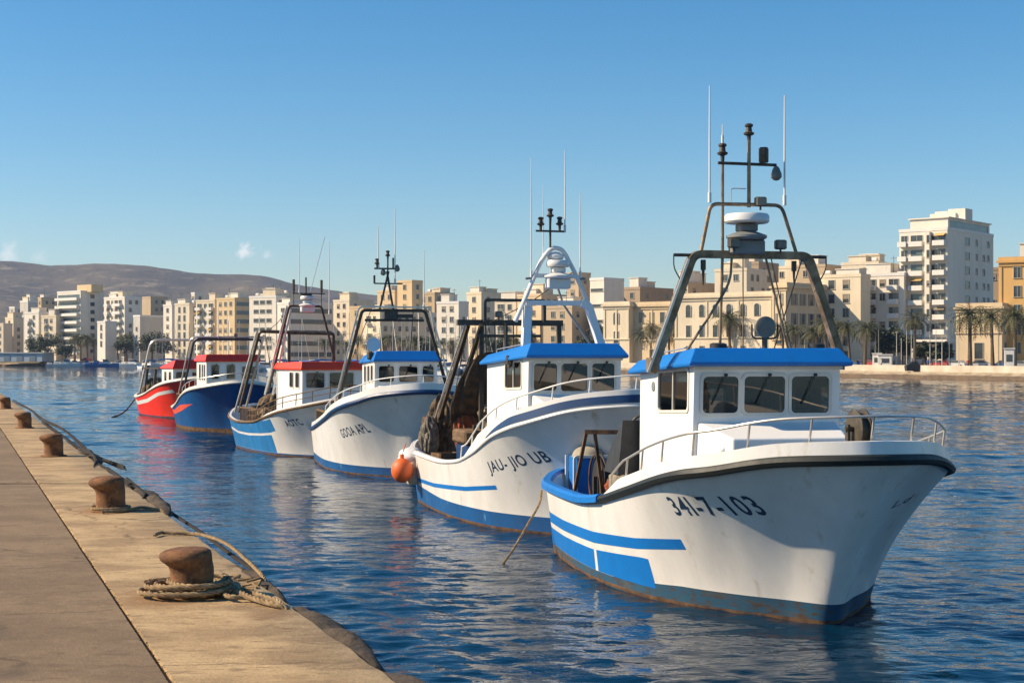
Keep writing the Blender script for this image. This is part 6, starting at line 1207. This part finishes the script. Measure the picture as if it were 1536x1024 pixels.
def place_boat(k, px, wy, lab, rz, sc=1.0, grp=None):
    d_ = EYE*F_PX/(wy-HOR); src = protos[k]; c = src if k not in used else copy_tree(src); used.add(k); c.location = ((px-768)/F_PX*d_, d_, 0); c.rotation_euler = (0, 0, rz); c.scale = (sc, sc, sc)
    tag(c, lab, 'sailing boat' if k == 's' else 'motor boat', grp or 'motor boats at the far left waterfront')
for k, px, wy, lab in place:
    f = .955 if wy > 548 else .985; place_boat(k, px, HOR+EYE*F_PX/(shore_pt(px).y*f), lab, R(rng.uniform(-25, 15)), 1.5 if wy > 548 else 1.25)
i = 0
for px in [222+i_*6.4 for i_ in range(84)]:
    i += 1; k = ('s', 'wm', 's', 'cm', 's', 'wm', 's', 'bm')[i % 8]; wy = HOR+EYE*F_PX/(shore_pt(px).y*rng.uniform(.8, .985))
    kind_ = {'s': 'sailing boat with blue sail cover', 'wm': 'white motor boat', 'cm': 'white boat with blue canopy', 'bm': 'blue hulled motor boat'}[k]
    place_boat(k, px+rng.uniform(-4, 4), wy, '%s in the crowd moored beyond the fishing boats' % kind_, R(rng.uniform(40, 120)), rng.uniform(1.1, 1.4), kind_+' crowd')
# ------------------------------------------------------------------ haze
DENS = .0001
hz = MB().box((0, 2000, 220), (8800, 5000, 450)); o = hz.build('haze', None or [], None, smooth=0) if False else None
mb = MB(); mb.box((0, 1980, 148), (8500, 4900, 304)); hm = bpy.data.materials.new('haze_air'); hm.use_nodes = True; nt = hm.node_tree; nt.nodes.remove(nt.nodes['Principled BSDF']); pv = nt.nodes.new('ShaderNodeVolumePrincipled'); pv.inputs['Color'].default_value = (.45, .64, 1, 1); pv.inputs['Density'].default_value = DENS; pv.inputs['Anisotropy'].default_value = .2; nt.links.new(pv.outputs[0], nt.nodes['Material Output'].inputs['Volume'])
tag(mb.build('haze', hm, None, smooth=0), 'thin pale air over harbour and town', 'haze', kind='stuff')
# ------------------------------------------------------------------ light, sky, camera
SUN_EL, SUN_AZ = 35.0, 2.0                   # azimuth: degrees toward the camera side from due left
S = Vector((-math.cos(R(SUN_AZ))*math.cos(R(SUN_EL)), -math.sin(R(SUN_AZ))*math.cos(R(SUN_EL)), math.sin(R(SUN_EL))))
sl = bpy.data.lights.new('sun', 'SUN'); sl.energy = 5.0; sl.angle = R(.5); sl.color = (1, .81, .57); so = bpy.data.objects.new('sun', sl); COL.objects.link(so); so.rotation_euler = S.to_track_quat('Z', 'Y').to_euler(); so.location = (-40, -10, 60)
wd = bpy.data.worlds.new('World'); bpy.context.scene.world = wd; wd.use_nodes = True; nt = wd.node_tree; bg = nt.nodes['Background']
sk = nt.nodes.new('ShaderNodeTexSky'); sk.sky_type = 'NISHITA'; sk.sun_disc = False; sk.sun_elevation = R(SUN_EL); sk.sun_rotation = R(-90-SUN_AZ); sk.altitude = 0; sk.air_density = 1.0; sk.dust_density = .2; sk.ozone_density = 2.6
bg.inputs[1].default_value = .088
# small clouds low over the hills
tc = nt.nodes.new('ShaderNodeTexCoord'); cur = sk.outputs[0]
def cloud(px, py, rad, strn, sx=1.0):
    global cur
    d_ = Vector(((px-768)/F_PX, 1, -(py-HOR)/F_PX)).normalized(); N = nt.nodes.new
    mp = N('ShaderNodeVectorMath'); mp.operation = 'SUBTRACT'; nt.links.new(tc.outputs['Generated'], mp.inputs[0]); mp.inputs[1].default_value = d_
    m2 = N('ShaderNodeVectorMath'); m2.operation = 'MULTIPLY'; m2.inputs[1].default_value = (1/rad/sx, 1/rad, 1/rad); nt.links.new(mp.outputs[0], m2.inputs[0])
    n = N('ShaderNodeTexNoise'); n.inputs['Scale'].default_value = 1.6; n.inputs['Detail'].default_value = 6; nt.links.new(m2.outputs[0], n.inputs['Vector'])
    ln = N('ShaderNodeVectorMath'); ln.operation = 'LENGTH'; nt.links.new(m2.outputs[0], ln.inputs[0])
    a_ = N('ShaderNodeMath'); a_.operation = 'MULTIPLY_ADD'; a_.inputs[1].default_value = 2.6; nt.links.new(n.outputs['Fac'], a_.inputs[0]); b_ = N('ShaderNodeMath'); b_.operation = 'MULTIPLY'; b_.inputs[1].default_value = -1.1; nt.links.new(ln.outputs['Value'], b_.inputs[0]); nt.links.new(b_.outputs[0], a_.inputs[2])
    r_ = N('ShaderNodeMapRange'); r_.inputs[1].default_value = .45; r_.inputs[2].default_value = 1.3; r_.inputs[4].default_value = strn; r_.interpolation_type = 'SMOOTHSTEP'; nt.links.new(a_.outputs[0], r_.inputs[0])
    mx = N('ShaderNodeMix'); mx.data_type = 'RGBA'; nt.links.new(r_.outputs[0], mx.inputs[0]); nt.links.new(cur, mx.inputs[6]); mx.inputs[7].default_value = (9.5, 9.1, 8.8, 1); cur = mx.outputs[2]
cloud(367, 375, 15/F_PX*1.2, .62, 1.2); cloud(401, 381, 10/F_PX, .3, 1.3); cloud(14, 378, 24/F_PX, .4, 1.2); cloud(60, 384, 14/F_PX, .18, 2.0)
hs_ = nt.nodes.new('ShaderNodeHueSaturation'); hs_.inputs['Saturation'].default_value = 1.42; hs_.inputs['Hue'].default_value = .497; nt.links.new(cur, hs_.inputs['Color']); nt.links.new(hs_.outputs[0], bg.inputs[0])
cm = bpy.data.cameras.new('camera'); co = bpy.data.objects.new('camera', cm); COL.objects.link(co); co.location = (0, 0, EYE); co.rotation_euler = (R(90), 0, 0)
cm.sensor_width = 36; cm.lens = 36*F_PX/1536; cm.shift_y = (HOR-512)/1536; cm.clip_start = .3; cm.clip_end = 12000
sc = bpy.context.scene; sc.camera = co; sc.view_settings.view_transform = 'Standard'; sc.view_settings.look = 'None'; sc.view_settings.exposure = 0.62; sc.view_settings.gamma = 1
sc.cycles.volume_bounces = 0; sc.cycles.max_bounces = 8; sc.cycles.transparent_max_bounces = 12
